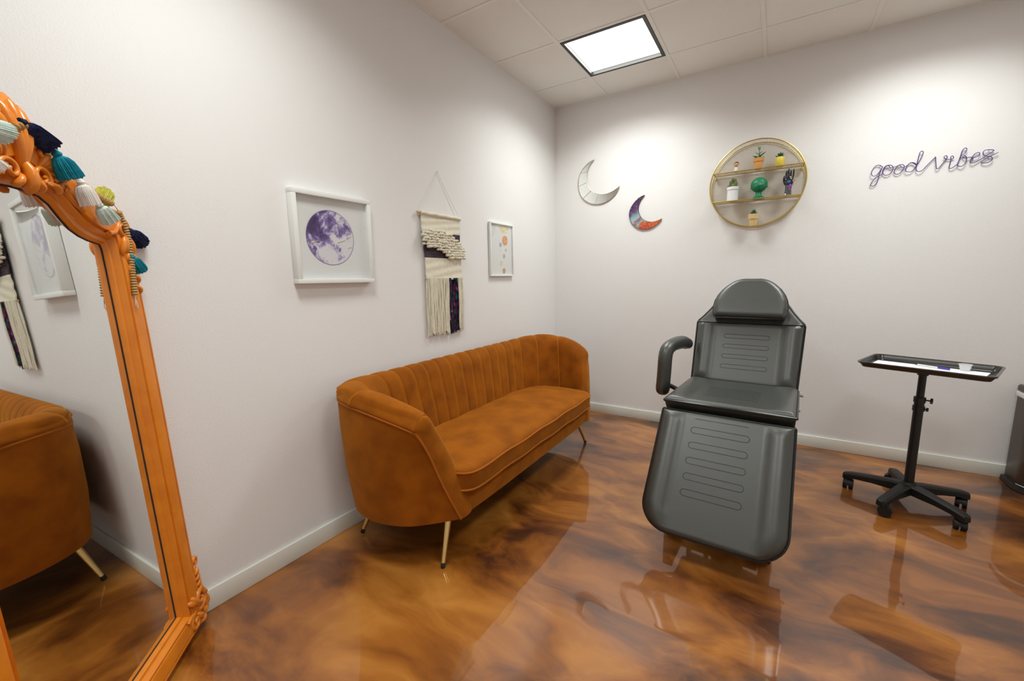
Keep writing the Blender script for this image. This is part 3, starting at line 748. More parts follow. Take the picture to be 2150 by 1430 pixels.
# bead and tassel garland draped over the mirror
garl = thing('tassel_garland', mp(.1, 1.6, .05), 'wooden bead garland with navy, teal, white and mint tassels on the orange mirror', 'garland')
GP = [(-.13, 1.69), (-.06, 1.71), (.0, 1.745), (.04, 1.735), (.070, 1.715), (.090, 1.695), (.118, 1.668), (.146, 1.645), (.19, 1.632), (.235, 1.615), (.275, 1.606), (.305, 1.600, .050), (.330, 1.577, .045), (.344, 1.540, .044), (.351, 1.504, .044), (.347, 1.455, .044), (.342, 1.410, .044), (.336, 1.360, .044), (.331, 1.318, .044)]
gpath = catmull([mp(g[0], g[1], g[2] if len(g) > 2 else .055) for g in GP], 8)
MB().tube(gpath+[mp(.326, 1.30, .045), mp(.333, 1.285, .045), mp(.330, 1.270, .045), mp(.323, 1.282, .045), mp(.326, 1.30, .045)], .0013, 5).build('string', 'string_white', garl)
gl_acc = [0]
for a, b in zip(gpath, gpath[1:]): gl_acc.append(gl_acc[-1]+(b-a).length)
def gat(l):
    for i in range(len(gpath)-1):
        if gl_acc[i+1] >= l:
            t = (l-gl_acc[i])/max(1e-9, gl_acc[i+1]-gl_acc[i]); return lerp(gpath[i], gpath[i+1], t), (gpath[i+1]-gpath[i]).normalized()
    return gpath[-1], (gpath[-1]-gpath[-2]).normalized()
bead0 = MB().lathe([(.0015, -.0042), (.0075, -.0036), (.0098, 0), (.0075, .0036), (.0015, .0042)], 12).build('bead_master', 'wood_bead'); bmesh_data = bead0.data
off0 = bead0.location.copy(); bmesh_data.transform(Matrix.Translation(off0)); bpy.data.objects.remove(bead0)
ranges = [(.0, .20, .013), (.255, .30, .012), (.345, .385, .0125), (.41, .47, .013), (.515, gl_acc[-1], .0088)]
for a, b, stp in ranges:
    l = a
    while l <= b:
        p, d = gat(l); o = bpy.data.objects.new('bead', bmesh_data); COL.objects.link(o); o.parent = garl
        o.matrix_local = Matrix.Translation(p-ROOT[garl.name]) @ rot_to(d); l += stp
def tassel(top, tip, r, mt, flat=.8):
    top, tip = mp(*top), mp(*tip); L = (tip-top).length; n = 72; M = Matrix.Translation(top) @ rot_to(tip-top)
    prof = [(.001, -.003), (.16*r, -.002), (.30*r, .04*L), (.42*r, .10*L), (.36*r, .16*L), (.34*r, .19*L), (.62*r, .26*L), (.85*r, .42*L), (.93*r, .62*L), (1.0*r, .85*L), (1.02*r, .97*L)]
    rings = []
    for i, (rr, z) in enumerate(prof):
        ring = []
        for k in range(n):
            q = 2*PI*k/n; fl = 1+(.045 if k % 2 else -.045)*(1 if i > 5 else .3)+(.05*math.sin(3*q+top.x*90+i*.3)+.035*math.sin(11*q+top.z*70+i*.15)+.02*math.sin(23*q+i*.4))*(i > 5)
            zz = z+((.035*L*math.sin(k*2.7+top.z*50)+.02*L*math.sin(k*5.1)) if i == len(prof)-1 else 0)
            ring.append(M @ V(rr*fl*math.cos(q), rr*fl*math.sin(q)*flat, zz))
        rings.append(ring)
    rings.append([M @ V(.25*r*math.cos(2*PI*k/n), .25*r*math.sin(2*PI*k/n)*flat, .93*L) for k in range(n)])
    o = MB().loft(rings).build('tassel', mt, garl, smooth=25); return o
tassel((-.162, 1.698, .065), (-.080, 1.700, .072), .026, 'tassel_mint')['label'] = 'pale mint tassel'
tassel((-.178, 1.640, .07), (-.138, 1.605, .078), .024, 'tassel_white')['label'] = 'white tassel'
tassel((-.012, 1.755, .056), (.068, 1.714, .060), .024, 'tassel_navy')['label'] = 'navy tassel lying sideways'
tassel((.074, 1.706, .062), (.108, 1.642, .066), .027, 'tassel_teal')['label'] = 'teal tassel hanging over the arch'
tassel((.141, 1.648, .064), (.166, 1.580, .066), .024, 'tassel_white')['label'] = 'white tassel'
tassel((.246, 1.586, .034), (.292, 1.638, .034), .030, 'tassel_lime')['label'] = 'chartreuse tassel'
tassel((.196, 1.592, .066), (.236, 1.543, .068), .024, 'tassel_mint')['label'] = 'pale mint tassel'
tassel((.352, 1.535, .048), (.424, 1.492, .045), .024, 'tassel_navy')['label'] = 'navy tassel beside the mirror edge'
tassel((.340, 1.448, .047), (.384, 1.396, .046), .021, 'tassel_teal')['label'] = 'teal tassel beside the mirror edge'

# ================================================================ PICTURES ON THE LEFT WALL
def picture(name, y0, y1, z0, z1, depth, fw, recess, label, rot=0):
    cy_, cz2 = (y0+y1)/2, (z0+z1)/2
    t = thing(name, (0, cy_, z0), label, 'picture')
    for a, b, c, d in ((y0, y1, z1-fw, z1), (y0, y1, z0, z0+fw), (y0, y0+fw, z0+fw, z1-fw), (y1-fw, y1, z0+fw, z1-fw)):
        MB().box((depth/2+.002, (a+b)/2, (c+d)/2), (depth, b-a, d-c)).build('frame_bar', 'white_frame', t, bevel=.0015, smooth=30)
    MB().box((depth-recess-.003, cy_, cz2), (.004, y1-y0-fw, z1-z0-fw)).build('print_sheet', 'print_paper', t, smooth=0)
    MB().box((depth-.006, cy_, cz2), (.002, y1-y0-2*fw+.004, z1-z0-2*fw+.004)).build('glazing', 'picture_glass', t, smooth=0)
    return t, depth-recess-.0006
def disc(x, cy_, cz2, ry, rz, name, mt, parent, n=48, th=.0004):
    ring = lambda xx: [V(xx, cy_+ry*math.cos(2*PI*k/n), cz2+rz*math.sin(2*PI*k/n)) for k in range(n)]
    o = MB().loft([ring(x), ring(x+th)]).build(name, mt, parent, smooth=0); return o
pic, px = picture('moon_picture', -2.776, -2.336, 1.343, 1.778, .040, .022, .022, 'white square frame with a purple watercolour moon print')
d = disc(px, -2.572, 1.567, .132, .132, 'moon_disc', 'moon_print', pic)
# disc coordinates centred on the moon so that the print pattern sits on it
off = V(0, -2.572, 1.567)-ROOT[pic.name]; d.data.transform(Matrix.Translation((0, -off.y, -off.z))); d.location = (0, off.y, off.z)
n = 64
MB().loft([[V(px+.0005, -2.572+r*math.cos(2*PI*k/n), 1.567+r*math.sin(2*PI*k/n)) for k in range(n)] for r in (.1315, .1345)], cap=False).build('moon_outline', mat('moon_ink', (.22, .17, .36), .6), pic, smooth=0)
for y0, z0, y1, z1 in ((-2.695, 1.530, -2.640, 1.552), (-2.538, 1.545, -2.492, 1.560), (-2.478, 1.573, -2.455, 1.580), (-2.478, 1.520, -2.452, 1.528)):
    MB().tube([V(px+.001, y0, z0), V(px+.001, y1, z1)], .0016, 5).build('gold_line', 'gold_ink', pic)
pic2, px = picture('planet_picture', -1.176, -.835, 1.372, 1.793, .020, .012, .009, 'white upright frame with a row of watercolour planets')
for y, z, r, c, nm in ((-.963, 1.772, .060, (.66, .60, .34), 'sun'), (-.952, 1.661, .040, (.66, .27, .09), 'planet'), (-1.019, 1.624, .018, (.38, .37, .40), 'planet'), (-1.026, 1.578, .007, (.6, .6, .6), 'planet'), (-.942, 1.584, .014, (.62, .45, .32), 'planet'), (-.969, 1.535, .018, (.42, .41, .42), 'planet'), (-.941, 1.495, .007, (.66, .64, .62), 'planet'), (-1.009, 1.475, .020, (.60, .62, .38), 'planet'), (-.973, 1.414, .022, (.45, .25, .12), 'planet')):
    c2 = tuple(min(1, v*1.35+.06) for v in c)
    mm = mat('ink_'+nm+'_%d' % round(z*1000), c, .6, noise=(45, 4, c2, (1, 1, 2.5)))
    if nm == 'sun':     # cut by the upper frame edge
        pts = [(y+r*math.cos(q), min(1.7805, z+r*math.sin(q))) for q in [2*PI*k/40 for k in range(40)]]
        MB().prism(pts, 0, px, px+.0004).build(nm, mm, pic2, smooth=0)
    else: disc(px, y, z, r, r, nm, mm, pic2, 28)

# ================================================================ WOVEN WALL HANGING
wh = thing('wall_hanging', (0, -1.74, .985), 'cream woven wall hanging with bobble loops, dark band and long fringe', 'wall hanging')
MB().cyl((.016, -1.955, 1.768), (.016, -1.535, 1.768), .008, n=14).build('dowel', 'wood_dowel', wh)
MB().cyl((.016, -1.912, 1.357), (.016, -1.530, 1.357), .005, n=10).build('lower_dowel', 'wood_dowel', wh)
m = MB(); m.tube([V(.012, -1.945, 1.772), V(.006, -1.747, 2.047)], .0013, 5); m.tube([V(.012, -1.541, 1.772), V(.006, -1.747, 2.047)], .0013, 5); m.build('hanging_string', 'string_white', wh)
MB().cyl((.0, -1.747, 2.047), (.012, -1.747, 2.049), .0022, n=8).build('nail', 'chrome', wh)
def cloth(y0a, y1a, z0, z1, y0b, y1b, x, mt, name, th=.006, wav=.002):
    rings = []; n = 14
    for k in range(n+1):
        t = k/n; z = lerp(z0, z1, t); ya, yb = lerp(y0a, y0b, t), lerp(y1a, y1b, t); row = []
        for j in range(11): row.append(V(x+wav*math.sin(5*t*PI+j*.7), lerp(ya, yb, j/10), z))
        rings.append(row+[p-V(th, 0, 0) for p in reversed(row)])
    MB().loft(rings).build(name, mt, wh, smooth=60)
cloth(-1.925, -1.548, 1.765, 1.657, -1.925, -1.552, .020, 'cream_wool', 'woven_panel')
cloth(-1.920, -1.552, 1.657, 1.493, -1.905, -1.545, .019, 'dark_wool', 'dark_band')
cloth(-1.905, -1.545, 1.493, 1.352, -1.902, -1.540, .020, 'cream_wool', 'woven_panel')
MB().tube([V(.020, lerp(-1.93, -1.545, k/12), 1.768+.002*math.sin(k*2)) for k in range(13)], .0125, 12).build('rolled_top', 'cream_wool', wh)
poly = [(-1.935, 1.662), (-1.73, 1.668), (-1.66, 1.645), (-1.56, 1.595), (-1.515, 1.56), (-1.515, 1.495), (-1.60, 1.485), (-1.68, 1.497), (-1.75, 1.535), (-1.83, 1.555), (-1.935, 1.572)]
def inside(p):
    c = False
    for i in range(len(poly)):
        a, b = poly[i-1], poly[i]
        if (a[1] > p[1]) != (b[1] > p[1]) and p[0] < (b[0]-a[0])*(p[1]-a[1])/(b[1]-a[1])+a[0]: c = not c
    return c
m = MB(); rnd = random.Random(3); z = 1.482; row = 0
while z < 1.675:
    y = -1.94+(row % 2)*.0095
    while y < -1.51:
        if inside((y, z)):
            m.ball((.031+rnd.uniform(-.003, .006), y+rnd.uniform(-.003, .003), z+rnd.uniform(-.003, .003)), rnd.uniform(.0105, .0135), 8, (1.15, 1.05, .85))
        y += .021
    z += .0165; row += 1
tag(m.build('loop_pile', 'cream_wool', wh, smooth=80), kind='stuff')
def fringe(y0, y1, n, r, name, mt, zb):
    m = MB()
    for k in range(n):
        y = lerp(y0, y1, (k+.5)/n)+rnd.uniform(-.002, .002); z1 = zb+rnd.uniform(-.016, .014); x = .019+rnd.uniform(-.006, .007); ph = rnd.uniform(0, 6); dr = rnd.uniform(-.008, .008)
        m.tube([V(x+.002*math.sin(6*t+ph), y+dr*t+.0025*math.sin(7*t+ph), lerp(1.362, z1, t)) for t in [j/9 for j in range(10)]], r*rnd.uniform(.85, 1.15), 6)
    tag(m.build(name, mt, wh, smooth=80), kind='stuff')
fringe(-1.902, -1.690, 58, .0036, 'cream_fringe', 'cream_wool', .992)
fringe(-1.688, -1.594, 15, .0046, 'coloured_fringe', 'space_dyed_yarn', .992)
fringe(-1.592, -1.538, 15, .0036, 'cream_fringe', 'cream_wool', .995)

# ================================================================ BACK WALL: MOONS
GO = [(.412, 2.439), (.357, 2.42), (.304, 2.377), (.267, 2.322), (.254, 2.256), (.262, 2.182), (.3, 2.107), (.362, 2.057), (.429, 2.036), (.494, 2.036), (.558, 2.058), (.614, 2.099), (.645, 2.142), (.658, 2.173)]
GI = [(.412, 2.439), (.377, 2.402), (.351, 2.358), (.34, 2.3), (.346, 2.245), (.37, 2.184), (.414, 2.143), (.467, 2.122), (.525, 2.116), (.582, 2.129), (.626, 2.15), (.658, 2.173)]
mo = thing('crescent_mirror', (.45, 0, 2.036), 'thin gold wire crescent moon with mirrored panes on the back wall', 'wall decor')
go = catmull([V(x, -.010, z) for x, z in GO], 6); gi = catmull([V(x, -.010, z) for x, z in GI], 6)
MB().tube(go+gi[::-1][1:-1], .0022, 8, closed=True).build('wire_outline', 'pale_brass', mo)
SEG = [((.281, 2.335), (.342, 2.339)), ((.258, 2.218), (.341, 2.245)), ((.307, 2.103), (.384, 2.164)), ((.425, 2.038), (.454, 2.114)), ((.541, 2.054), (.551, 2.106))]
for a, b in SEG: MB().tube([V(a[0], -.010, a[1]), V(b[0], -.010, b[1])], .0017, 6).build('wire_bar', 'pale_brass', mo)
def near(path, p): return min(range(len(path)), key=lambda i: (path[i]-V(p[0], -.010, p[1])).length)
def resample(path, n):
    acc_ = [0]
    for a, b in zip(path, path[1:]): acc_.append(acc_[-1]+(b-a).length)
    out = []
    for k in range(n+1):
        l = acc_[-1]*k/n; i = 0
        while i < len(path)-2 and acc_[i+1] < l: i += 1
        out.append(lerp(path[i], path[i+1], (l-acc_[i])/max(1e-9, acc_[i+1]-acc_[i])))
    return out
def strip(pa, pb, n, y0, y1):
    """solid plate between two curves that share their run: front at y1, back at y0"""
    A, B = resample(pa, n), resample(pb, n)
    return MB().loft([[V(a.x, y0, a.z), V(b.x, y0, b.z), V(b.x, y1, b.z), V(a.x, y1, a.z)] for a, b in zip(A, B)])
oi = [0]+[near(go, a) for a, b in SEG]+[len(go)-1]; ii = [0]+[near(gi, b) for a, b in SEG]+[len(gi)-1]
for k in range(6):
    strip(go[oi[k]:oi[k+1]+1], gi[ii[k]:ii[k+1]+1], 12, -.006, -.0085).build('pane', 'mirror_glass', mo, smooth=0)
GO2 = [(.886, 2.069), (.835, 2.048), (.789, 2.004), (.76, 1.955), (.752, 1.903), (.769, 1.848), (.806, 1.804), (.855, 1.776), (.908, 1.769), (.96, 1.781), (1.005, 1.809), (1.033, 1.838), (1.04, 1.852)]
GI2 = [(.886, 2.069), (.856, 2.032), (.837, 1.982), (.837, 1.936), (.852, 1.894), (.876, 1.863), (.918, 1.839), (.965, 1.831), (1.004, 1.838), (1.04, 1.852)]
gm = thing('galaxy_crescent', (.895, 0, 1.9), 'painted galaxy crescent moon plaque in purple, teal and orange', 'wall decor')
po, pi_ = catmull([V(x, 0, z) for x, z in GO2], 6), catmull([V(x, 0, z) for x, z in GI2], 6)
strip(po, pi_, 60, -.001, -.013).build('plaque', 'galaxy_edge', gm, smooth=30)
A, B = resample(po, 60), resample(pi_, 60)
strip([lerp(a, b, .025) for a, b in zip(A, B)], [lerp(a, b, .975) for a, b in zip(A, B)], 60, -.0128, -.0136).build('painted_face', 'galaxy_print', gm, smooth=0)

# ================================================================ ROUND WIRE SHELF
SX, SZ, SR = 1.748, 2.040, .3165; YF, YB = -.122, -.010
shelf = thing('round_wall_shelf', (SX, 0, SZ-SR), 'round gold wire wall shelf with two mesh tiers on the back wall', 'shelf')
def ringp(r, y, n=72): return [V(SX+r*math.cos(2*PI*k/n), y, SZ+r*math.sin(2*PI*k/n)) for k in range(n)]
MB().tube(ringp(SR, YF), .0042, 8, closed=True).build('front_ring', 'brass', shelf)
MB().tube(ringp(SR, YB), .0036, 8, closed=True).build('back_ring', 'brass', shelf)
m = MB(); P_ = .0128; wr = .0007; k = -24
while k <= 24:
    d_ = k*P_
    if abs(d_) < SR:
        c = math.sqrt(SR*SR-d_*d_)
        m.tube([V(SX+d_, YB, SZ-c), V(SX+d_, YB, SZ+c)], wr, 4); m.tube([V(SX-c, YB-.002, SZ+d_), V(SX+c, YB-.002, SZ+d_)], wr, 4)
    k += 1
m.build('back_mesh', 'brass_wire', shelf)
m = MB(); na = 140
for k in range(na):
    q = 2*PI*k/na; c = V(SX+SR*math.cos(q), 0, SZ+SR*math.sin(q)); m.tube([c+V(0, YF, 0), c+V(0, YB, 0)], wr, 4)
for j in range(1, 8): m.tube(ringp(SR, lerp(YF, YB, j/8)), wr, 4, closed=True)
m.build('side_mesh', 'brass_wire', shelf)
SH = (2.144, 1.927)
for z in SH:
    c = math.sqrt(SR*SR-(z-SZ)**2)-.003; m = MB()
    fr = [V(SX-c, YF, z), V(SX+c, YF, z), V(SX+c, YB-.006, z), V(SX-c, YB-.006, z)]
    for a, b in zip(fr, fr[1:]+fr[:1]): m.tube([a, b], .0036, 8)
    o = m.build('shelf_frame', 'brass', shelf)
    m = MB(); n = int(2*c/P_)
    for k in range(1, n): x = SX-c+2*c*k/n; m.tube([V(x, YF, z), V(x, YB-.006, z)], .0008, 4)
    for j in range(1, 9): y = lerp(YF, YB-.006, j/9); m.tube([V(SX-c, y, z), V(SX+c, y, z)], .0008, 4)
    m.build('shelf_mesh', 'brass_wire', o)
for sx in (-1, 1):
    MB().box((SX+sx*.285, YB-.012, 2.118), (.018, .012, .022)).build('hanger_tab', 'brass', shelf, bevel=.002)
MB().cyl((SX, YB-.004, 2.118), (SX, YB-.012, 2.118), .006, n=12).build('mount_screw', 'chrome', shelf)

YM = -.066
def T_(x, z, y=YM): return Matrix.Translation((x, y, z))
def leaf3(base, tip, w_, th, name, mt, parent, up=(0, 0, 1), bend=.15):
    base, tip = Vector(base), Vector(tip); d = tip-base; pts = []; rad = []
    for k in range(8):
        t = k/7; pts.append(base+d*t+Vector(up)*bend*d.length*t*t); rad.append(max(.0006, w_*math.sin(PI*(.10+.89*t**.8))))
    return MB().tube(pts, rad, 8, flat=th, up=up).build(name, mt, parent, smooth=70)
def pot(m_, x, z, r0, r1, h, rim, mt, parent, rw=.004):
    prof = [(.001, 0), (r0, 0), (lerp(r0, r1, .7), h-rim)]
    if rim: prof += [(lerp(r0, r1, .7)+rw, h-rim+.001), (r1+rw, h-.002), (r1+rw-.002, h)]
    prof += [(r1-.003, h), (r1-.005, h-.008), (.001, h-.008)]
    return MB().lathe(prof, 28, T_(x, z)).build('pot', mt, parent, smooth=35)
ST, SM = SH[0]+.0055, SH[1]+.0055
# jade plant
t = thing('jade_plant', (1.754, YM, ST), 'leggy jade plant in an orange terracotta pot on the top tier', 'potted plant')
pot(None, 1.754, ST, .022, .034, .080, .026, 'terracotta', t)
MB().lathe([(.001, .070), (.030, .070), (.030, .073), (.001, .073)], 20, T_(1.754, ST)).build('soil', 'soil', t)
sb = V(1.754, YM, ST+.07)
MB().tube([sb, sb+V(.002, 0, .05), sb+V(.0, .004, .095)], [.0042, .0036, .0028], 8).build('stem', 'succulent_pale', t)
for dx, dy, z0, dz, w_, mt in ((-.044, -.01, .040, .006, .006, 'succulent_dark'), (.048, -.006, .044, .022, .006, 'succulent_dark'), (-.028, .005, .062, .012, .005, 'succulent_pale'), (.026, .008, .066, .012, .005, 'succulent_pale'), (-.010, -.004, .090, .026, .0055, 'succulent_pale'), (.010, .004, .090, .026, .0055, 'succulent_pale'), (.002, -.012, .088, .022, .005, 'succulent_pale'), (.004, .014, .05, .01, .005, 'succulent_pale')):
    leaf3(sb+V(0, 0, z0-.02), sb+V(dx, dy, z0-.02+dz), w_*1.35, .6, 'leaf', mt, t)
for k in range(9):
    a = 2*PI*k/9+.3; leaf3(sb+V(.006*math.cos(a), .006*math.sin(a), 0), sb+V(.036*math.cos(a), .034*math.sin(a), .014), .0078, .6, 'leaf', 'succulent_dark' if k % 2 else 'succulent_pale', t, bend=.3)
leaf3(sb, sb+V(.004, -.010, .048), .0045, .6, 'leaf', 'succulent_dark', t)
# yellow pineapple-shaped pot
t = thing('yellow_planter', (1.893, YM, ST), 'spiky succulent in a rounded yellow pot on the top tier', 'potted plant')
MB().lathe([(.001, 0), (.024, 0), (.030, .018), (.0325, .038), (.030, .058), (.026, .068), (.024, .068), (.022, .060), (.001, .060)], 28, T_(1.893, ST)).build('pot', 'yellow_pot', t, smooth=35)
sb = V(1.893, YM, ST+.062)
for k in range(13):
    a = 2.4*k; r = .012+.0022*k; leaf3(sb, sb+V(r*math.cos(a)*1.05, r*math.sin(a), .046-.0022*k), .0075, .5, 'leaf', 'succulent_dark', t, bend=-.05)
# tiny figurine
t = thing('small_figurine', (1.604, YM, ST), 'tiny figurine with tan face and black hair on the top tier', 'figurine')
MB().lathe([(.001, 0), (.015, 0), (.016, .006), (.013, .022), (.009, .034), (.005, .040), (.001, .042)], 20, T_(1.604, ST)).build('body', 'figurine_white', t)
MB().ball((1.604, YM-.002, ST+.056), .0165, 16, (1, .95, 1.02)).build('head', 'figurine_skin', t)
MB().ball((1.604, YM+.003, ST+.062), .0172, 16, (1.02, 1, .95)).build('hair', 'figurine_hair', t)
for sx in (-1, 1): MB().ball((1.604+sx*.0055, YM-.0165, ST+.056), .0016, 6).build('eye', 'figurine_hair', t)
MB().ball((1.604, YM-.018, ST+.053), .002, 6).build('nose', 'figurine_skin', t)
# cactus in white pot
t = thing('potted_cactus', (1.590, YM, SM), 'cluster of ribbed cactus in a white ceramic pot on the lower tier', 'potted plant')
MB().lathe([(.001, 0), (.037, 0), (.039, .002), (.039, .082), (.043, .084), (.043, .104), (.041, .106), (.037, .106), (.036, .096), (.001, .096)], 32, T_(1.590, SM)).build('pot', 'white_ceramic', t, smooth=35)
MB().lathe([(.001, .094), (.036, .094), (.036, .098), (.001, .098)], 20, T_(1.590, SM)).build('soil', 'soil', t)
for dx, dy, h, r in ((-.004, .010, .084, .0105), (.019, -.008, .052, .0115), (-.016, -.006, .062, .0105), (-.029, -.012, .030, .0085), (.013, .016, .078, .0095), (.003, -.018, .034, .0085)):
    m = MB(); rings = []; n = 32
    prof = [(.6, 0), (.9, .18), (1, .45), (.97, .7), (.8, .88), (.45, .97), (.08, 1)]
    for rr, zz in prof: rings.append([V(1.590+dx+r*rr*math.cos(q)*(1+.12*math.cos(8*q)), YM+dy+r*rr*math.sin(q)*(1+.12*math.cos(8*q)), SM+.095+h*zz) for q in [2*PI*k/n for k in range(n)]])
    cst = m.loft(rings).build('cactus_stem', 'cactus_green', t, smooth=60)
    m = MB()
    for j in range(8):
        q = 2*PI*j/8; m.tube([V(1.590+dx+r*rr*1.12*math.cos(q), YM+dy+r*rr*1.12*math.sin(q), SM+.095+h*zz) for rr, zz in prof], .0015, 4)
    m.build('rib_spines', 'cactus_rib', cst)
# green head bust
t = thing('green_bust', (1.768, YM, SM), 'glossy green ceramic head bust with closed eyes on the lower tier', 'ornament')
HC = V(1.768, YM, SM+.101)
def head_mesh():
    n, mm = 48, 32; rings = []
    for i in range(mm+1):
        th = PI*i/mm; ring = []
        for k in range(n):
            ph = 2*PI*k/n; x, y, z = math.sin(th)*math.cos(ph), math.sin(th)*math.sin(ph), -math.cos(th)
            r = 1.0
            if y < 0:
                g = lambda cx, cz, sx, sz, a: 1.05*a*math.exp(-((x-cx)/sx)**2-((z-cz)/sz)**2)*min(1, -y*1.6)
                r += g(0, -.10, .11, .26, .16)+g(0, -.24, .17, .09, .10)          # nose
                r += g(0, -.52, .26, .06, .09)+g(0, -.64, .22, .06, .08)-g(0, -.58, .25, .025, .06)   # lips
                r += g(0, -.86, .25, .14, .08)                                        # chin
                r -= g(.32, .04, .15, .09, .09)+g(-.32, .04, .15, .09, .09)          # sockets
                r += g(.34, .01, .13, .05, .06)+g(-.34, .01, .13, .05, .06)          # closed lids
                r += g(.34, .20, .22, .05, .035)+g(-.34, .20, .22, .05, .035)          # brows
                r += g(.46, -.32, .2, .2, .06)+g(-.46, -.32, .2, .2, .06)            # cheeks
            sx = .057*(1-.06*max(0, -z)); ring.append(HC+V(x*sx*r, y*.052*r, z*.056*(r if z > -.8 else 1)))
        rings.append(ring)
    return MB().loft(rings, cap=False)
head_mesh().xf(Matrix.Translation(HC) @ Matrix.Rotation(math.radians(-10), 4, 'Y') @ Matrix.Translation(-HC)).build('head', 'green_ceramic', t, smooth=80)
MB().lathe([(.001, 0), (.047, 0), (.047, .004), (.036, .012), (.024, .020), (.020, .032), (.021, .050), (.001, .060)], 32, T_(1.768, SM)).build('neck', 'green_ceramic', t)
for sx in (-1, 1): MB().ball(HC+V(sx*.053, .016, -.012), .009, 10, (.45, .8, 1.2)).build('ear', 'green_ceramic', t)
# dark jewelled hand
t = thing('jewelled_hand', (1.958, YM, SM), 'upright black hand ornament studded with white, blue and purple gems', 'ornament')
hb = V(1.958, YM, SM)
m = MB(); rings = []
for z, a, b, dx in ((0, .024, .017, 0), (.012, .023, .016, 0), (.045, .021, .014, 0), (.070, .022, .013, .001), (.090, .027, .013, .002), (.110, .029, .012, .001), (.124, .026, .011, 0), (.130, .018, .008, 0)):
    rings.append([hb+V(dx+a*math.cos(q), b*math.sin(q), z) for q in [2*PI*k/20 for k in range(20)]])
m.loft(rings)
def finger(m, x0, pts, r): m.tube(catmull([hb+V(*p) for p in pts], 4), [r]*(4*(len(pts)-1)-2)+[r*.9, r*.75, r*.35], 8)
finger(m, 0, [(-.016, 0, .115), (-.018, -.002, .150), (-.016, -.002, .182)], .0062)
finger(m, 0, [(-.004, 0, .118), (-.004, -.002, .158), (-.004, -.002, .196)], .0066)
finger(m, 0, [(.009, 0, .116), (.010, -.002, .150), (.011, -.002, .184)], .0062)
finger(m, 0, [(.021, 0, .108), (.027, 0, .150), (.026, 0, .190)], .0052)
finger(m, 0, [(-.020, 0, .082), (-.031, -.003, .112), (-.029, -.004, .146)], .0066)
m.build('hand', 'hand_dark', t, smooth=70)
m = MB(); rg = random.Random(5)
for k in range(46):
    z = .004+.066*(k//6)/7; x = lerp(-.018, .018, (k % 6)/5)
    m.ball(hb+V(x, -.0165+.22*x*x/.02-.001+.03*z, z), .0017, 6)
for p in ((-.006, -.010, .15), (-.014, -.010, .135), (.008, -.010, .128), (.002, -.012, .165), (-.02, -.012, .10)): m.ball(hb+V(*p), .002, 6)
m.build('small_gems', 'gem_white', t)
MB().ball(hb+V(.001, -.012, .098), .0115, 14, (1, .4, .95)).build('blue_gem', 'gem_blue', t)
MB().ball(hb+V(.012, -.011, .060), .013, 12, (.75, .45, 1.7)).build('purple_gem', 'gem_purple', t)
MB().ball(hb+V(-.016, -.016, .010), .0062, 10).build('pearl', 'gem_white', t); MB().ball(hb+V(.009, -.012, .132), .005, 10).build('pearl', 'gem_white', t)
m = MB()
for k in range(7):
    a = .2+k*.35; m.tube([hb+V(.028, -.006, .100), hb+V(.028+.020*math.cos(a), -.006, .100+.020*math.sin(a))], [.0015, .0008], 5)
m.build('gold_spray', 'gem_gold', t)
# small succulent at the bottom of the ring
ZB = SZ-math.sqrt(SR**2-.02**2)+.0062
t = thing('small_succulent', (1.745, YM, ZB), 'small spiky succulent in a pale terracotta pot at the ring bottom', 'potted plant')
pot(None, 1.745, ZB, .023, .034, .088, .038, 'pale_terracotta', t)
sb = V(1.745, YM, ZB+.080)
for k in range(16):
    a = 2.4*k; r = .008+.0016*k; leaf3(sb, sb+V(r*math.cos(a), r*math.sin(a), .046-.002*k), .0078, .5, 'leaf', 'succulent_dark', t, bend=.05)

# ================================================================ WIRE SIGN "good vibes"
G1 = [(2.495, 2.071), (2.479, 2.085), (2.462, 2.085), (2.448, 2.069), (2.439, 2.046), (2.441, 2.027), (2.452, 2.016), (2.467, 2.021), (2.481, 2.04), (2.492, 2.063), (2.496, 2.073), (2.487, 2.045), (2.482, 2.019), (2.479, 1.992), (2.472, 1.966), (2.458, 1.951), (2.445, 1.952), (2.441, 1.962), (2.449, 1.982), (2.464, 2.002), (2.481, 2.013), (2.499, 2.027), (2.499, 2.046), (2.506, 2.069), (2.52, 2.078), (2.539, 2.075), (2.55, 2.06), (2.547, 2.034), (2.532, 2.016), (2.515, 2.014), (2.504, 2.024), (2.5, 2.04), (2.505, 2.061), (2.516, 2.074), (2.529, 2.072), (2.536, 2.06), (2.553, 2.061), (2.569, 2.065), (2.587, 2.073), (2.602, 2.068), (2.608, 2.054), (2.601, 2.034), (2.588, 2.017), (2.574, 2.013), (2.562, 2.021), (2.559, 2.035), (2.566, 2.055), (2.582, 2.069), (2.589, 2.061), (2.599, 2.054), (2.612, 2.056), (2.62, 2.06), (2.634, 2.075), (2.65, 2.076), (2.663, 2.066), (2.667, 2.057)]
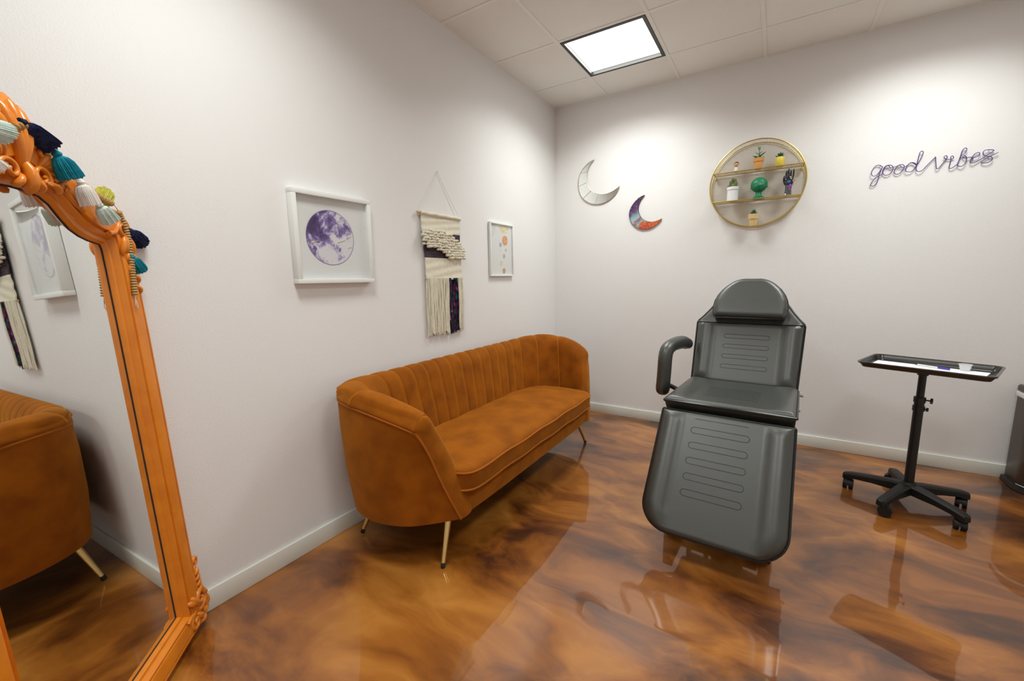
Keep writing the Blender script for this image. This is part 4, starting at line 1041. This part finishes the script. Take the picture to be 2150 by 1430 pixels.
G2 = [(2.667, 2.057), (2.651, 2.073), (2.634, 2.074), (2.622, 2.058), (2.615, 2.038), (2.618, 2.026), (2.629, 2.02), (2.646, 2.02), (2.659, 2.035), (2.669, 2.058), (2.673, 2.091), (2.677, 2.132), (2.684, 2.142), (2.693, 2.137), (2.693, 2.121), (2.682, 2.085), (2.671, 2.058), (2.669, 2.035), (2.674, 2.019), (2.686, 2.014), (2.7, 2.02), (2.717, 2.043), (2.738, 2.071), (2.752, 2.089), (2.757, 2.095), (2.76, 2.068), (2.766, 2.026), (2.77, 2.02), (2.779, 2.022), (2.791, 2.043), (2.806, 2.068), (2.812, 2.083), (2.807, 2.095), (2.799, 2.093), (2.797, 2.084), (2.807, 2.075), (2.821, 2.071), (2.834, 2.071), (2.842, 2.076), (2.839, 2.086), (2.832, 2.088), (2.828, 2.08), (2.831, 2.068), (2.829, 2.042), (2.827, 2.021), (2.832, 2.013), (2.842, 2.015), (2.854, 2.026), (2.864, 2.036), (2.869, 2.059), (2.874, 2.085), (2.879, 2.114), (2.888, 2.128), (2.895, 2.125), (2.897, 2.114), (2.889, 2.095), (2.878, 2.086), (2.871, 2.061), (2.864, 2.037), (2.865, 2.027), (2.874, 2.019), (2.884, 2.019), (2.896, 2.03), (2.903, 2.053), (2.901, 2.072), (2.891, 2.083), (2.884, 2.08), (2.886, 2.071), (2.898, 2.068), (2.912, 2.068), (2.925, 2.067), (2.932, 2.06), (2.93, 2.054), (2.923, 2.059), (2.927, 2.064), (2.942, 2.065), (2.955, 2.072), (2.959, 2.084), (2.953, 2.092), (2.939, 2.087), (2.927, 2.067), (2.92, 2.046), (2.921, 2.035), (2.931, 2.031), (2.945, 2.035), (2.972, 2.052), (2.998, 2.074), (3.019, 2.093), (2.998, 2.1), (2.979, 2.099), (2.972, 2.087), (2.977, 2.073), (2.992, 2.064), (3.008, 2.059), (3.016, 2.05), (3.015, 2.038), (3.003, 2.026), (2.985, 2.023), (2.972, 2.027), (2.973, 2.036), (2.988, 2.049), (3.01, 2.061), (3.026, 2.07), (3.038, 2.078)]
sign = thing('wire_sign', (2.74, 0, 1.95), 'purple wire lettering reading good vibes on the back wall', 'sign')
for nm, G in (('word_good', G1), ('word_vibes', G2)):
    pts = [V(x, -.012+.003*math.sin(i*.9), z) for i, (x, z) in enumerate(G)]
    MB().tube(catmull(pts, 4), .0023, 6).build(nm, 'sign_wire', sign)
for x, z in ((2.484, 2.085), (2.757, 2.092), (2.998, 2.098)): MB().cyl((x, -.001, z), (x, -.016, z), .0018, n=6).build('pin', 'chrome', sign)
